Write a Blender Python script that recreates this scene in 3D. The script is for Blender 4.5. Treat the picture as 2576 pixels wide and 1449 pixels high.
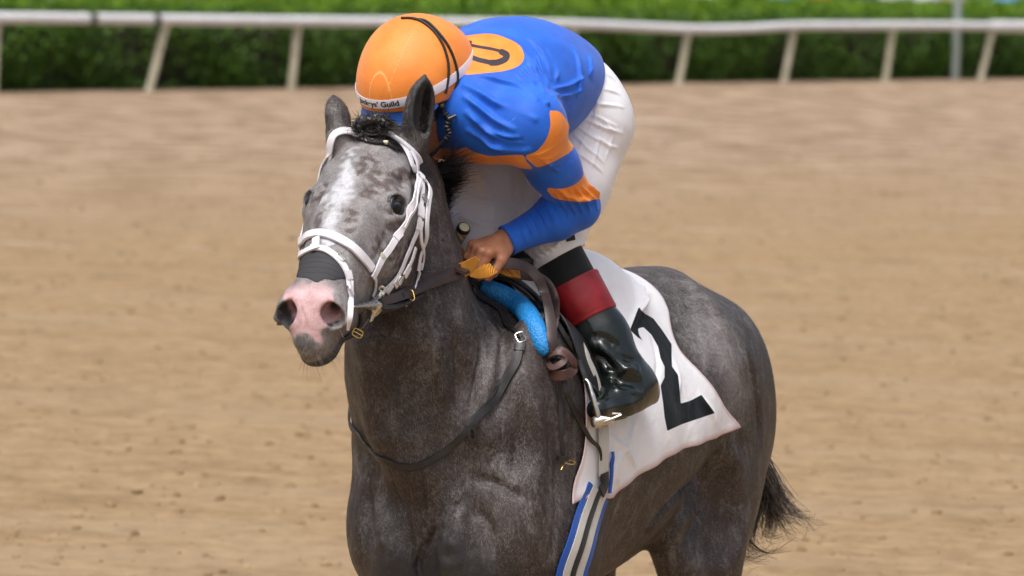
import bpy, math, random
import numpy as np
from mathutils import Vector, Matrix
from mathutils.bvhtree import BVHTree

random.seed(7); RNG = np.random.default_rng(7)
for o in list(bpy.data.objects): bpy.data.objects.remove(o)
SC = bpy.context.scene; COL = SC.collection

# ------------------------------------------------------------------ camera
F_PX = 200.0/36.0*2575.0
CAM_POS = Vector((0, 0, 2.4))
CAM_ROT = Matrix.Rotation(math.radians(90-3.58), 3, 'X') @ Matrix.Rotation(math.radians(1.9), 3, 'Z')
cam_data = bpy.data.cameras.new('camera'); cam = bpy.data.objects.new('camera', cam_data); COL.objects.link(cam)
cam_data.lens = 200; cam_data.sensor_width = 36; cam_data.clip_start = 0.5; cam_data.clip_end = 3000
cam.location = CAM_POS; cam.rotation_euler = CAM_ROT.to_euler()
cam_data.dof.use_dof = True; cam_data.dof.focus_distance = 12.75; cam_data.dof.aperture_fstop = 7.5
SC.camera = cam
SC.render.resolution_x = 1024; SC.render.resolution_y = 576

# ------------------------------------------------------------------ world, sun, exposure
W = bpy.data.worlds.new('World'); SC.world = W; W.use_nodes = True
wn = W.node_tree.nodes; wl = W.node_tree.links; wn.clear()
sky = wn.new('ShaderNodeTexSky'); sky.sky_type = 'NISHITA'; sky.sun_disc = False
SUN_EL, SUN_ROT = 66.0, 205.0
sky.sun_elevation = math.radians(SUN_EL); sky.sun_rotation = math.radians(SUN_ROT)
sky.air_density = 1.0; sky.dust_density = 6.0; sky.ozone_density = 1.0
hsv = wn.new('ShaderNodeHueSaturation'); hsv.inputs['Saturation'].default_value = 0.60
bg = wn.new('ShaderNodeBackground'); bg.inputs['Strength'].default_value = 0.14
wo = wn.new('ShaderNodeOutputWorld')
wl.new(sky.outputs[0], hsv.inputs['Color']); wl.new(hsv.outputs[0], bg.inputs['Color']); wl.new(bg.outputs[0], wo.inputs[0])
sd = bpy.data.lights.new('sun', 'SUN'); sd.energy = 1.4; sd.angle = math.radians(22); sd.color = (1.0, 0.985, 0.965)
sun = bpy.data.objects.new('sun', sd); COL.objects.link(sun)
_az = math.radians(SUN_ROT); _el = math.radians(SUN_EL)
_sd = Vector((math.sin(_az)*math.cos(_el), math.cos(_az)*math.cos(_el), math.sin(_el)))
sun.rotation_euler = _sd.to_track_quat('Z', 'Y').to_euler()
SC.cycles.caustics_reflective = False; SC.cycles.caustics_refractive = False
SC.view_settings.view_transform = 'Standard'; SC.view_settings.look = 'None'
SC.view_settings.exposure = 0.42; SC.view_settings.gamma = 1.0; SC.view_settings.use_curve_mapping = False

# ------------------------------------------------------------------ points, frames
ROT = np.array(CAM_ROT)
def P(u, v, d):
    """point seen at photo position (u, v) standing d metres away"""
    q = ROT @ np.array([(u-1287.5)/F_PX*d, -(v-724.5)/F_PX*d, -d])
    return q + np.array(CAM_POS)
def proj(pts):
    q = (np.asarray(pts) - np.array(CAM_POS)) @ ROT
    d = -q[..., 2]
    return q[..., 0]/d*F_PX+1287.5, -q[..., 1]/d*F_PX+724.5, d
TH = math.radians(26.5)
C0 = P(1080, 1150, 12.8)
BK = np.array([math.sin(TH), math.cos(TH), 0.0]); LF = np.array([math.cos(TH), -math.sin(TH), 0.0])
def H(s, t, z):
    """horse frame: s metres back from the breast, t to its left, z height"""
    return np.array([C0[0], C0[1], 0.0]) + BK*s + LF*t + np.array([0, 0, z])
def to_H(p):
    q = np.asarray(p) - np.array([C0[0], C0[1], 0.0])
    return q @ BK, q @ LF, q[..., 2]

# ------------------------------------------------------------------ implicit surfaces
def unit(v):
    v = np.asarray(v, float); return v/np.linalg.norm(v)
class Solid:
    """smooth unions and cuts of tapered capsules and ellipsoids, meshed as one skin"""
    def __init__(s): s.p = []
    def rc(s, a, b, r1, r2, k=0.03, op=1):
        a = np.asarray(a, float); b = np.asarray(b, float)
        s.p.append(('rc', (a, b-a, max(1e-9, float((b-a) @ (b-a))), r1, r2), k, op, (a+b)/2, np.linalg.norm(b-a)/2+max(r1, r2)))
    def chain(s, pts, k=0.03, op=1):
        for (a, r1), (b, r2) in zip(pts[:-1], pts[1:]): s.rc(a, b, r1, r2, k, op)
    def el(s, c, r, k=0.03, R=None, op=1):
        R = np.eye(3) if R is None else np.asarray(R, float)      # columns = axes
        s.p.append(('el', (np.asarray(c, float), np.asarray(r, float), R), k, op, np.asarray(c, float), max(r)))
    def cut(s, c, n, k=0.005):
        """removes everything on the +n side of the plane through c"""
        s.p.append(('pl', (np.asarray(c, float), unit(n)), k, -1, None, 0))
    def one(s, pr, x):
        t, a = pr[0], pr[1]
        if t == 'rc':
            q = x-a[0]; h = np.clip((q @ a[1])/a[2], 0, 1)
            return np.sqrt(((q-h[..., None]*a[1])**2).sum(-1))-(a[3]+(a[4]-a[3])*h)
        if t == 'el':
            q = (x-a[0]) @ a[2]; k0 = np.sqrt(((q/a[1])**2).sum(-1)); k1 = np.sqrt(((q/a[1]**2)**2).sum(-1))
            return k0*(k0-1)/np.maximum(k1, 1e-6)
        return -((x-a[0]) @ a[1])          # plane: negative on the +n side
    @staticmethod
    def mix(d, e, k, op):
        if op > 0:
            h = np.maximum(k-np.abs(d-e), 0)/k; return np.minimum(d, e)-h*h*k*0.25
        h = np.maximum(k-np.abs(d+e), 0)/k; return np.maximum(d, -e)+h*h*k*0.25
    def blocks(s, B, cen, half):
        d = np.full(B.shape[:-1], 0.5)
        for pr in s.p:
            if pr[0] == 'pl': m = np.ones(len(B), bool)
            else: m = np.sqrt(((cen-pr[4])**2).sum(-1)) < pr[5]*1.25+half+pr[2]*1.5+0.03
            if m.any(): d[m] = s.mix(d[m], s.one(pr, B[m]), pr[2], pr[3])
        return d
    def ev(s, X):
        X = np.asarray(X, float)
        return s.blocks(X[:, None, :], X, 0.05)[:, 0]
    def grad(s, X, e=0.002):
        g = np.stack([s.ev(X+np.eye(3)[i]*e)-s.ev(X-np.eye(3)[i]*e) for i in range(3)], -1)
        return g/np.maximum(np.linalg.norm(g, axis=-1, keepdims=True), 1e-9)
    def mesh(s, h, n=8, project=True):
        lo = np.min([p[4]-p[5] for p in s.p if p[4] is not None and p[3] > 0], 0)-3*h
        hi = np.max([p[4]+p[5] for p in s.p if p[4] is not None and p[3] > 0], 0)+3*h
        nb = np.ceil((hi-lo)/(h*n)).astype(int)
        bi = np.stack(np.meshgrid(*[np.arange(k) for k in nb], indexing='ij'), -1).reshape(-1, 3)
        cen = lo+(bi+0.5)*n*h; half = n*h*0.87
        dc = np.concatenate([s.blocks(cen[i:i+20000, None, :], cen[i:i+20000], half)[:, 0] for i in range(0, len(cen), 20000)])
        keep = np.abs(dc) < half*2.0+0.02
        bi = bi[keep]; cen = cen[keep]
        loc = np.stack(np.meshgrid(*[np.arange(n+1)]*3, indexing='ij'), -1).reshape(-1, 3)
        NY, NZ = int(nb[1]*n+2), int(nb[2]*n+2)
        keys, verts, edges = [], [], []
        st = 400
        for i in range(0, len(bi), st):
            g0 = bi[i:i+st]*n
            X = lo+(g0[:, None, :]+loc[None])*h
            D = s.blocks(X, cen[i:i+st], half).reshape(-1, n+1, n+1, n+1)
            S = D < 0
            c = [S[:, a:a+n, b:b+n, e:e+n] for a in (0, 1) for b in (0, 1) for e in (0, 1)]
            cnt = sum(x.astype(np.int8) for x in c)
            act = np.argwhere((cnt > 0) & (cnt < 8))
            if len(act) == 0: continue
            bb, cx, cy, cz = act.T
            acc = np.zeros((len(act), 3)); num = np.zeros(len(act))
            for ax in range(3):
                o1, o2 = [(1, 2), (0, 2), (0, 1)][ax]
                for a in (0, 1):
                    for b in (0, 1):
                        q = np.stack([cx, cy, cz], -1).copy(); q[:, o1] += a; q[:, o2] += b
                        r = q.copy(); r[:, ax] += 1
                        d0 = D[bb, q[:, 0], q[:, 1], q[:, 2]]; d1 = D[bb, r[:, 0], r[:, 1], r[:, 2]]
                        m = (d0 < 0) != (d1 < 0)
                        t = np.where(m, d0/np.where(m, d0-d1, 1), 0)
                        w = q.astype(float); w[:, ax] += t
                        acc[m] += w[m]; num[m] += 1
            gc = g0[bb]+act[:, 1:]
            verts.append(lo+(g0[bb]+acc/num[:, None])*h)
            keys.append((gc[:, 0]*NY+gc[:, 1])*NZ+gc[:, 2])
            for ax in range(3):
                A = S[:, :n, :n, :n]
                Bn = [S[:, 1:, :n, :n], S[:, :n, 1:, :n], S[:, :n, :n, 1:]][ax]
                e = np.argwhere(A != Bn)
                if len(e):
                    sg = A[e[:, 0], e[:, 1], e[:, 2], e[:, 3]]
                    edges.append((ax, g0[e[:, 0]]+e[:, 1:], sg))
        keys = np.concatenate(keys); verts = np.concatenate(verts)
        o = np.argsort(keys); keys = keys[o]; verts = verts[o]
        quads = []
        for ax, g, sg in edges:
            o1, o2 = [(1, 2), (2, 0), (0, 1)][ax]
            ids = []; ok = np.ones(len(g), bool)
            for a, b in ((1, 1), (0, 1), (0, 0), (1, 0)):
                q = g.copy(); q[:, o1] -= a; q[:, o2] -= b
                k = (q[:, 0]*NY+q[:, 1])*NZ+q[:, 2]
                j = np.clip(np.searchsorted(keys, k), 0, len(keys)-1); ok &= keys[j] == k
                ids.append(j)
            Q = np.stack(ids, -1)[ok]; f = sg[ok]
            Q[~f] = Q[~f][:, ::-1]
            quads.append(Q)
        quads = np.concatenate(quads)
        if project:
            for _ in range(1):
                d = s.ev(verts); gr = s.grad(verts)
                verts = verts-gr*np.clip(d, -0.5*h, 0.5*h)[:, None]
        return verts, quads

# ------------------------------------------------------------------ objects
def new_mesh(name, V, Fc, mat=None, parent=None, smooth=True, attrs=None):
    V = np.asarray(V, dtype=np.float32).reshape(-1, 3)
    me = bpy.data.meshes.new(name)
    if isinstance(Fc, np.ndarray):
        n, k = Fc.shape
        me.vertices.add(len(V)); me.vertices.foreach_set('co', V.ravel())
        me.loops.add(n*k); me.loops.foreach_set('vertex_index', Fc.astype(np.int32).ravel())
        me.polygons.add(n); me.polygons.foreach_set('loop_start', np.arange(n, dtype=np.int32)*k)
        me.polygons.foreach_set('loop_total', np.full(n, k, dtype=np.int32))
        me.update(calc_edges=True); me.validate()
    else:
        me.from_pydata(V.tolist(), [], Fc); me.update()
    if smooth: me.polygons.foreach_set('use_smooth', np.ones(len(me.polygons), dtype=bool))
    if smooth and not isinstance(Fc, np.ndarray): me.set_sharp_from_angle(angle=math.radians(38))
    if attrs:
        for k, a in attrs.items():
            at = me.attributes.new(k, 'FLOAT', 'POINT'); at.data.foreach_set('value', np.asarray(a, dtype=np.float32))
    if mat: me.materials.append(mat)
    o = bpy.data.objects.new(name, me); COL.objects.link(o)
    if parent is not None: o.parent = parent
    return o
def recentre(o, loc):
    """moves a top-level mesh's origin without moving its surface"""
    o.data.transform(Matrix.Translation(-Vector(loc))); o.location = Vector(loc)
def empty(name, loc=(0, 0, 0)):
    o = bpy.data.objects.new(name, None); COL.objects.link(o); o.location = loc; return o
def tag(o, label=None, cat=None, group=None, kind=None):
    if label: o['label'] = label
    if cat: o['category'] = cat
    if group: o['group'] = group
    if kind: o['kind'] = kind
    return o
def hang(o, parent):
    """parents o keeping where it stands"""
    o.parent = parent; o.matrix_parent_inverse = parent.matrix_basis.inverted(); return o
def bvh_of(V, Q): return BVHTree.FromPolygons(np.asarray(V).tolist(), np.asarray(Q).tolist())
def hit(bvh, u, v, off=0.0):
    o = Vector(P(u, v, 9.0)); d = (o-CAM_POS).normalized()
    loc, nor, i, t = bvh.ray_cast(o, d, 12)
    if loc is None: return None
    if nor.dot(d) > 0: nor = -nor
    return np.array(loc)+np.array(nor)*off, np.array(nor)
def spline(pts, n):
    """Catmull-Rom through pts, n samples evenly spaced"""
    p = np.asarray(pts, float)
    if len(p) == 2: d = np.linspace(0, 1, n)[:, None]; return p[0]*(1-d)+p[1]*d
    q = np.vstack([2*p[0]-p[1], p, 2*p[-1]-p[-2]]); out = []
    for i in range(1, len(q)-2):
        t = np.linspace(0, 1, 16, endpoint=False)[:, None]
        out.append(0.5*((2*q[i])+(-q[i-1]+q[i+1])*t+(2*q[i-1]-5*q[i]+4*q[i+1]-q[i+2])*t*t+(-q[i-1]+3*q[i]-3*q[i+1]+q[i+2])*t**3))
    out.append(p[-1:]); c = np.vstack(out)
    L = np.concatenate([[0], np.cumsum(np.linalg.norm(np.diff(c[:, :3], axis=0), axis=1))])
    x = np.linspace(0, L[-1], n)
    return np.stack([np.interp(x, L, c[:, k]) for k in range(c.shape[1])], -1)
def frames(C, N):
    T = np.gradient(C, axis=0); T /= np.maximum(np.linalg.norm(T, axis=1, keepdims=True), 1e-9)
    N = N-(N*T).sum(1, keepdims=True)*T; N /= np.maximum(np.linalg.norm(N, axis=1, keepdims=True), 1e-9)
    return T, N, np.cross(T, N)
def band(C, N, w, th, flat=None, close=False, sub=None):
    """a strap: rounded rectangular section w wide, th thick, lying on normals N"""
    C = np.asarray(C, float); N = np.asarray(N, float); n = len(C)
    T, N, S = frames(C, N); w = np.broadcast_to(w, n)
    sec = np.array([(-.5, 0), (-.5, .8), (-.46, 1), (0, 1.05), (.46, 1), (.5, .8), (.5, 0)])
    m = len(sec)
    V = C[:, None, :]+S[:, None, :]*(sec[:, 0][None, :, None]*w[:, None, None])+N[:, None, :]*(sec[:, 1][None, :, None]*th)
    V = V.reshape(-1, 3); i = np.arange(n-1)[:, None]; j = np.arange(m)[None]
    q = np.stack([i*m+j, i*m+(j+1) % m, (i+1)*m+(j+1) % m, (i+1)*m+j], -1).reshape(-1, 4)[:, ::-1].tolist()
    q.append(list(range(m))); q.append([(n-1)*m+k for k in range(m)][::-1])
    return V, q
def tube(C, r, m=8, caps=True):
    C = np.asarray(C, float); n = len(C); r = np.broadcast_to(r, n)
    T = np.gradient(C, axis=0); T /= np.maximum(np.linalg.norm(T, axis=1, keepdims=True), 1e-9)
    a = np.array([0.3, 0.2, 0.93]) if abs(T[0] @ np.array([0.3, 0.2, 0.93])) < .9 else np.array([1., 0, 0])
    N = np.zeros_like(C); N[0] = unit(a-(a @ T[0])*T[0])
    for i in range(1, n): N[i] = unit(N[i-1]-(N[i-1] @ T[i])*T[i])
    S = np.cross(T, N); th = np.arange(m)/m*2*math.pi
    V = C[:, None]+(N[:, None]*np.cos(th)[None, :, None]+S[:, None]*np.sin(th)[None, :, None])*r[:, None, None]
    i = np.arange(n-1)[:, None]; j = np.arange(m)[None]
    q = np.stack([i*m+j, i*m+(j+1) % m, (i+1)*m+(j+1) % m, (i+1)*m+j], -1).reshape(-1, 4).tolist()
    if caps: q.append(list(range(m))[::-1]); q.append([(n-1)*m+k for k in range(m)])
    return V.reshape(-1, 3), q
def merge(parts):
    V, Q, o = [], [], 0
    for v, q in parts:
        V.append(np.asarray(v)); Q += [[int(a)+o for a in f] for f in q]; o += len(v)
    return np.vstack(V), Q
def strands(S, w):
    """list of (n,3) polylines -> thin ribbons turned every way, as one mesh"""
    V, Q, o = [], [], 0
    for c in S:
        n = len(c); T = np.gradient(c, axis=0); r = RNG.normal(size=3)
        side = np.cross(T, r); side /= np.maximum(np.linalg.norm(side, axis=1, keepdims=True), 1e-9)
        ww = (w*(0.7+0.6*RNG.random()))*np.linspace(1, .15, n)**.7
        V.append(np.stack([c-side*ww[:, None]/2, c+side*ww[:, None]/2], 1).reshape(-1, 3))
        i = np.arange(n-1)*2+o
        Q.append(np.stack([i, i+1, i+3, i+2], -1)); o += 2*n
    return np.vstack(V), np.vstack(Q)
def seg_dist(X, pts):
    """distance of X to a polyline"""
    X = np.asarray(X, float); pts = np.asarray(pts, float); best = np.full(len(X), 1e9)
    if len(pts) == 1: return np.linalg.norm(X-pts[0], axis=1)
    for a, b in zip(pts[:-1], pts[1:]):
        ba = b-a; h = np.clip(((X-a) @ ba)/max(ba @ ba, 1e-12), 0, 1)
        best = np.minimum(best, np.linalg.norm(X-a-h[:, None]*ba, axis=1))
    return best
def poly_sdf(px, py, poly):
    """signed distance to a closed polygon, negative inside"""
    poly = np.asarray(poly, float); d = seg_dist(np.stack([px, py, 0*px], -1), np.c_[np.vstack([poly, poly[:1]]), np.zeros(len(poly)+1)])
    ins = np.zeros(len(px), bool)
    for (x1, y1), (x2, y2) in zip(poly, np.roll(poly, -1, 0)):
        c = ((y1 > py) != (y2 > py)) & (px < (x2-x1)*(py-y1)/(y2-y1+1e-12)+x1); ins ^= c
    return np.where(ins, -d, d)
def normals_of(V, Q):
    n = np.cross(V[Q[:, 2]]-V[Q[:, 0]], V[Q[:, 3]]-V[Q[:, 1]]); N = np.zeros_like(V)
    for k in range(4): np.add.at(N, Q[:, k], n)
    return N/np.maximum(np.linalg.norm(N, axis=1, keepdims=True), 1e-12)

def fold(V, N, B, strokes, sign=1):
    """raises or sinks cloth along drawn lines: (points, width m, height m)"""
    V = V.copy(); D_ = np.zeros(len(V))
    for pts, w, hgt in strokes:
        p = [x[0] for x in (hit(B, u, v) for u, v in pts) if x is not None]
        if len(p) < 2: continue
        p = spline(np.array(p), 24); m = np.where(np.linalg.norm(V-p.mean(0), axis=1) < np.linalg.norm(p-p.mean(0), axis=1).max()+w*4)[0]
        d = seg_dist(V[m], p); 
        e = np.minimum(np.linalg.norm(V[m]-p[0], axis=1), np.linalg.norm(V[m]-p[-1], axis=1)); L = np.linalg.norm(p[-1]-p[0])
        D_[m] += hgt*np.exp(-(d/w)**2)*np.clip(.25+e/(L*.3), 0, 1)
    return V+N*D_[:, None]

# ------------------------------------------------------------------ materials
class MT:
    def __init__(s, name):
        s.m = bpy.data.materials.new(name); s.m.use_nodes = True; s.t = s.m.node_tree; s.n = s.t.nodes
        s.b = s.n['Principled BSDF']; s.co = None
    def node(s, typ, **kw):
        n = s.n.new(typ)
        for k, v in kw.items(): setattr(n, k, v)
        return n
    def put(s, sock, v):
        if isinstance(v, bpy.types.NodeSocket): s.t.links.new(v, sock)
        elif v is not None:
            if hasattr(sock.default_value, '__len__') and len(sock.default_value) == 4 and len(v) == 3: v = (*v, 1)
            sock.default_value = v
    def coord(s, scale=(1, 1, 1), rot=(0, 0, 0), which='Object'):
        if s.co is None: s.co = s.node('ShaderNodeTexCoord')
        mp = s.node('ShaderNodeMapping'); s.t.links.new(s.co.outputs[which], mp.inputs[0])
        mp.inputs['Scale'].default_value = scale; mp.inputs['Rotation'].default_value = rot
        return mp.outputs[0]
    def noise(s, scale, detail=3, rough=.55, vec=None, dist=0):
        n = s.node('ShaderNodeTexNoise'); s.put(n.inputs['Scale'], scale); s.put(n.inputs['Detail'], detail)
        s.put(n.inputs['Roughness'], rough); s.put(n.inputs['Distortion'], dist)
        s.put(n.inputs['Vector'], vec if vec is not None else s.coord()); return n.outputs['Fac']
    def wave(s, scale, vec=None, dist=0, det=2, axis='X'):
        n = s.node('ShaderNodeTexWave', bands_direction=axis); s.put(n.inputs['Scale'], scale); s.put(n.inputs['Distortion'], dist)
        s.put(n.inputs['Detail'], det); s.put(n.inputs['Vector'], vec if vec is not None else s.coord()); return n.outputs['Fac']
    def voro(s, scale, vec=None, feature='F1'):
        n = s.node('ShaderNodeTexVoronoi', feature=feature); s.put(n.inputs['Scale'], scale)
        s.put(n.inputs['Vector'], vec if vec is not None else s.coord()); return n.outputs['Distance']
    def ramp(s, f, a, b, c0=0.0, c1=1.0):
        n = s.node('ShaderNodeMapRange'); s.put(n.inputs['Value'], f)
        for k, v in (('From Min', a), ('From Max', b), ('To Min', c0), ('To Max', c1)): s.put(n.inputs[k], v)
        return n.outputs[0]
    def math(s, op, a, b=None):
        n = s.node('ShaderNodeMath', operation=op); s.put(n.inputs[0], a)
        if b is not None: s.put(n.inputs[1], b)
        return n.outputs[0]
    def mix(s, f, a, b, mode='MIX'):
        n = s.node('ShaderNodeMix', data_type='RGBA', blend_type=mode)
        s.put(n.inputs[0], f); s.put(n.inputs[6], a); s.put(n.inputs[7], b); return n.outputs[2]
    def attr(s, name):
        n = s.node('ShaderNodeAttribute'); n.attribute_name = name; return n.outputs['Fac']
    def bump(s, h, strength=.3, dist=.001, prev=None):
        n = s.node('ShaderNodeBump'); s.put(n.inputs['Height'], h); n.inputs['Strength'].default_value = strength
        n.inputs['Distance'].default_value = dist
        if prev is not None: s.t.links.new(prev, n.inputs['Normal'])
        return n.outputs[0]
    def out(s, col, rough=.6, bump=None, metal=0, spec=.5, **kw):
        s.put(s.b.inputs['Base Color'], col); s.put(s.b.inputs['Roughness'], rough)
        s.put(s.b.inputs['Metallic'], metal); s.put(s.b.inputs['Specular IOR Level'], spec)
        if bump is not None: s.t.links.new(bump, s.b.inputs['Normal'])
        for k, v in kw.items(): s.put(s.b.inputs[k.replace('_', ' ')], v)
        return s.m
M = {}
def srgb(r, g, b):
    f = lambda c: (c/255/12.92) if c/255 <= .04045 else ((c/255+.055)/1.055)**2.4
    return (f(r), f(g), f(b))

def mk_coat(hair=False):
    t = MT('coat_hair' if hair else 'grey_horse_coat')
    big = t.noise(9, 4, .6); med = t.noise(24, 5, .68, vec=t.coord((1, 1, .55)), dist=.8)
    fine = t.noise(430, 3, .8, vec=t.coord((1, 1, .42)))
    fin2 = t.noise(170, 3, .7, vec=t.coord((1, 1, .5)))
    # how many white hairs are mixed into the dark ones
    amt = t.math('ADD', t.math('SUBTRACT', t.math('MULTIPLY', t.ramp(big, .42, .72), .12), .045), t.math('MULTIPLY', t.ramp(med, .47, .70), .30))
    amt = t.math('ADD', amt, t.attr('grey'))
    sp = t.math('ADD', t.math('MULTIPLY', t.ramp(fine, .35, .68), .62), t.math('MULTIPLY', t.ramp(fin2, .35, .68), .38))
    if hair: sp = t.attr('tone')
    f = t.ramp(t.math('ADD', amt, t.math('MULTIPLY', t.math('SUBTRACT', sp, .5), .50)), .0, 1.0)
    dark = t.mix(t.ramp(t.noise(6, 2), .4, .65), (.027, .0185, .0155), (.046, .031, .026))
    brn = t.mix(t.attr('brown'), dark, (.085, .055, .045))
    c = t.mix(f, brn, (.50, .475, .475))
    c = t.mix(t.attr('white'), c, t.mix(sp, (.40, .40, .43), (.76, .77, .80)))
    skin = t.mix(t.noise(60, 3), (.012, .012, .014), (.045, .043, .046))
    c = t.mix(t.attr('skin'), c, skin)
    pk = t.mix(t.ramp(t.noise(35, 4), .35, .7), (.52, .29, .29), (.64, .43, .44))
    pk = t.mix(t.ramp(t.noise(260, 2), .35, .65, 0, .5), pk, (.68, .50, .51))
    c = t.mix(t.attr('pink'), c, pk)
    if hair: return t.out(c, .42, None, spec=.5)
    b = t.bump(fine, .55, .0022); b = t.bump(t.noise(75, 3), .28, .006, b)
    return t.out(c, t.ramp(fine, .3, .7, .36, .6), b, spec=.42)
M['coat'] = mk_coat(); M['coat_hair'] = mk_coat(True)

def cloth(name, c1, c2=None, weave=900, rough=.75, sheen=.15, bs=.25, var=18, spec=.35):
    t = MT(name); n = t.noise(var, 4); c2 = c2 or tuple(x*.86 for x in c1)
    wv = t.math('MULTIPLY', t.wave(weave/6.28*1.0, t.coord()), t.wave(weave/6.28*1.0, t.coord(), axis='Z'))
    c = t.mix(t.ramp(n, .35, .68), c2, c1)
    b = t.bump(wv, bs, .0006); b = t.bump(t.noise(45, 3), .18, .004, b)
    return t.out(c, rough, b, spec=spec, Sheen_Weight=sheen)
def leather(name, c1, rough=.4, grain=700, spec=.5):
    t = MT(name); n = t.noise(25, 4); c = t.mix(t.ramp(n, .35, .7), c1, tuple(min(1, x*1.7+.006) for x in c1))
    b = t.bump(t.voro(grain), .2, .0005); b = t.bump(t.noise(60, 3), .15, .002, b)
    return t.out(c, t.ramp(t.noise(50, 3), .3, .7, rough-.07, rough+.12), b, spec=spec)
def metal(name, c, rough=.25):
    t = MT(name); return t.out(c, t.ramp(t.noise(80, 3), .3, .7, rough-.08, rough+.12), t.bump(t.noise(120, 3), .1, .0008), metal=1)
M['white_strap'] = cloth('white_webbing', (.84, .82, .86), (.74, .71, .76), weave=2600, rough=.42, bs=.5)
M['black_leather'] = leather('black_leather', (.010, .009, .009), .38)
M['brown_leather'] = leather('dark_brown_leather', (.026, .014, .012), .42)
M['knot_leather'] = leather('red_brown_leather', (.050, .021, .018), .45)
M['steel'] = metal('bit_steel', (.62, .60, .56), .26)
M['brass'] = metal('buckle_brass', (.75, .50, .15), .25)
def mk_grip():
    t = MT('orange_ribbed_rubber'); w = t.wave(150, t.coord(rot=(.3, .5, .8)))
    return t.out(t.mix(w, (.38, .13, .006), (.66, .28, .015)), .6, t.bump(w, .8, .002))
M['grip'] = mk_grip()
def mk_foam():
    t = MT('blue_dimpled_foam'); v = t.voro(190)
    return t.out(t.mix(t.ramp(v, .1, .6), (.010, .14, .42), (.018, .28, .72)), .55, t.bump(v, .7, .0022))
M['foam'] = mk_foam()
def mk_number_cloth():
    t = MT('white_saddlecloth'); a = t.attr('numsd')
    n = t.noise(14, 4)
    c = t.mix(t.ramp(n, .35, .7), (.82, .82, .855), (.88, .88, .905))
    st = t.math('MULTIPLY', t.ramp(t.attr('hem'), .0009, .0013, 1, 0), 1.0)
    rag = t.math('GREATER_THAN', t.attr('edge'), 0)
    pk = t.math('MULTIPLY', t.ramp(t.attr('edge'), .004, .014, .75, 0), 1.0)
    c = t.mix(pk, c, (.62, .42, .42)); c = t.mix(t.math('MULTIPLY', st, .35), c, (.55, .48, .50))
    c = t.mix(t.ramp(a, -.0006, .0006, 1, 0), c, (.008, .013, .018))
    b = t.bump(t.wave(260, t.coord()), .1, .0006); b = t.bump(t.noise(22, 4), .4, .010, b)
    return t.out(c, .78, b, spec=.15, Sheen_Weight=.05)
M['number_cloth'] = mk_number_cloth()
def mk_jersey():
    t = MT('blue_and_orange_silks')
    org, num = t.attr('orange'), t.attr('digits')
    weave = t.voro(520)
    blue = t.mix(t.ramp(t.noise(16, 3), .35, .7), (.006, .082, .50), (.010, .125, .66))
    blue = t.mix(t.ramp(weave, .2, .7, 0, .22), blue, (.03, .22, .85))
    oc = t.mix(t.ramp(t.noise(18, 3), .35, .7), (.80, .225, .020), (.90, .30, .045))
    c = t.mix(t.ramp(org, -.0006, .0006, 1, 0), blue, oc)
    c = t.mix(t.ramp(num, -.0006, .0006, 1, 0), c, (.022, .017, .030))
    c = t.mix(t.ramp(t.math('ABSOLUTE', t.attr('seam')), .0008, .0016, .55, 0), c, (.10, .30, .85))
    b = t.bump(weave, .35, .0006); b = t.bump(t.noise(55, 3), .12, .003, b)
    return t.out(c, t.ramp(t.noise(30, 2), .3, .7, .52, .68), b, spec=.3, Sheen_Weight=.15)
M['jersey'] = mk_jersey()
M['breeches'] = cloth('white_breeches', (.86, .865, .90), (.80, .80, .85), weave=1500, rough=.5, var=12)
M['sock'] = cloth('black_legging', (.006, .006, .007), (.009, .009, .010), rough=.8)
M['red_leather'] = leather('red_boot_cuff', (.20, .006, .010), .42, 400)
def mk_boot():
    t = MT('shiny_black_boot')
    b = t.bump(t.noise(14, 3, dist=.6), .35, .010)
    return t.out((.005, .009, .008), t.ramp(t.noise(20, 3), .3, .7, .12, .26), b, spec=.6)
M['boot'] = mk_boot()
def mk_skin():
    t = MT('skin'); n = t.noise(40, 4); c = t.mix(t.ramp(n, .3, .7), (.33, .135, .065), (.45, .205, .115))
    c = t.mix(t.ramp(t.noise(9, 2), .4, .7, 0, .5), c, (.42, .17, .11))
    b = t.bump(t.voro(700), .15, .0006); b = t.bump(t.noise(150, 3), .3, .001, b)
    return t.out(c, .48, b, spec=.4, Subsurface_Weight=.08, Subsurface_Scale=.01)
M['skin'] = mk_skin()
def mk_helmet():
    t = MT('orange_mesh_helmet_cover'); v = t.voro(430)
    c = t.mix(t.ramp(t.noise(12, 3), .35, .7), (.80, .225, .026), (.90, .295, .050))
    c = t.mix(t.ramp(v, .15, .6, .28, 0), c, (.60, .15, .02))
    c = t.mix(t.ramp(t.attr('line'), .0007, .0014, .5, 0), c, (.95, .55, .22))
    return t.out(c, .5, t.bump(v, .5, .0008), spec=.4, Sheen_Weight=.15)
M['helmet'] = mk_helmet()
M['visor'] = cloth('blue_visor', (.03, .17, .66), (.02, .13, .55), rough=.45)
M['band_white'] = cloth('white_band', (.82, .78, .82), (.76, .72, .77), rough=.5)
def flat(name, c, rough=.5, spec=.5, **kw):
    t = MT(name); n = t.noise(30, 3)
    return t.out(t.mix(t.ramp(n, .3, .7), tuple(x*.85 for x in c), c), t.ramp(n, .3, .7, max(.03, rough-.05), rough+.08), t.bump(n, .1, .002), spec=spec, **kw)
M['print'] = flat('black_print', (.010, .009, .012), .5)
M['cord'] = flat('black_elastic', (.012, .011, .012), .6)
def mk_hair():
    t = MT('black_horse_hair'); n = t.noise(90, 3)
    return t.out(t.mix(t.ramp(n, .35, .7), (.008, .007, .008), (.030, .026, .028)), .38, spec=.45)
M['hair'] = mk_hair()
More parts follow.
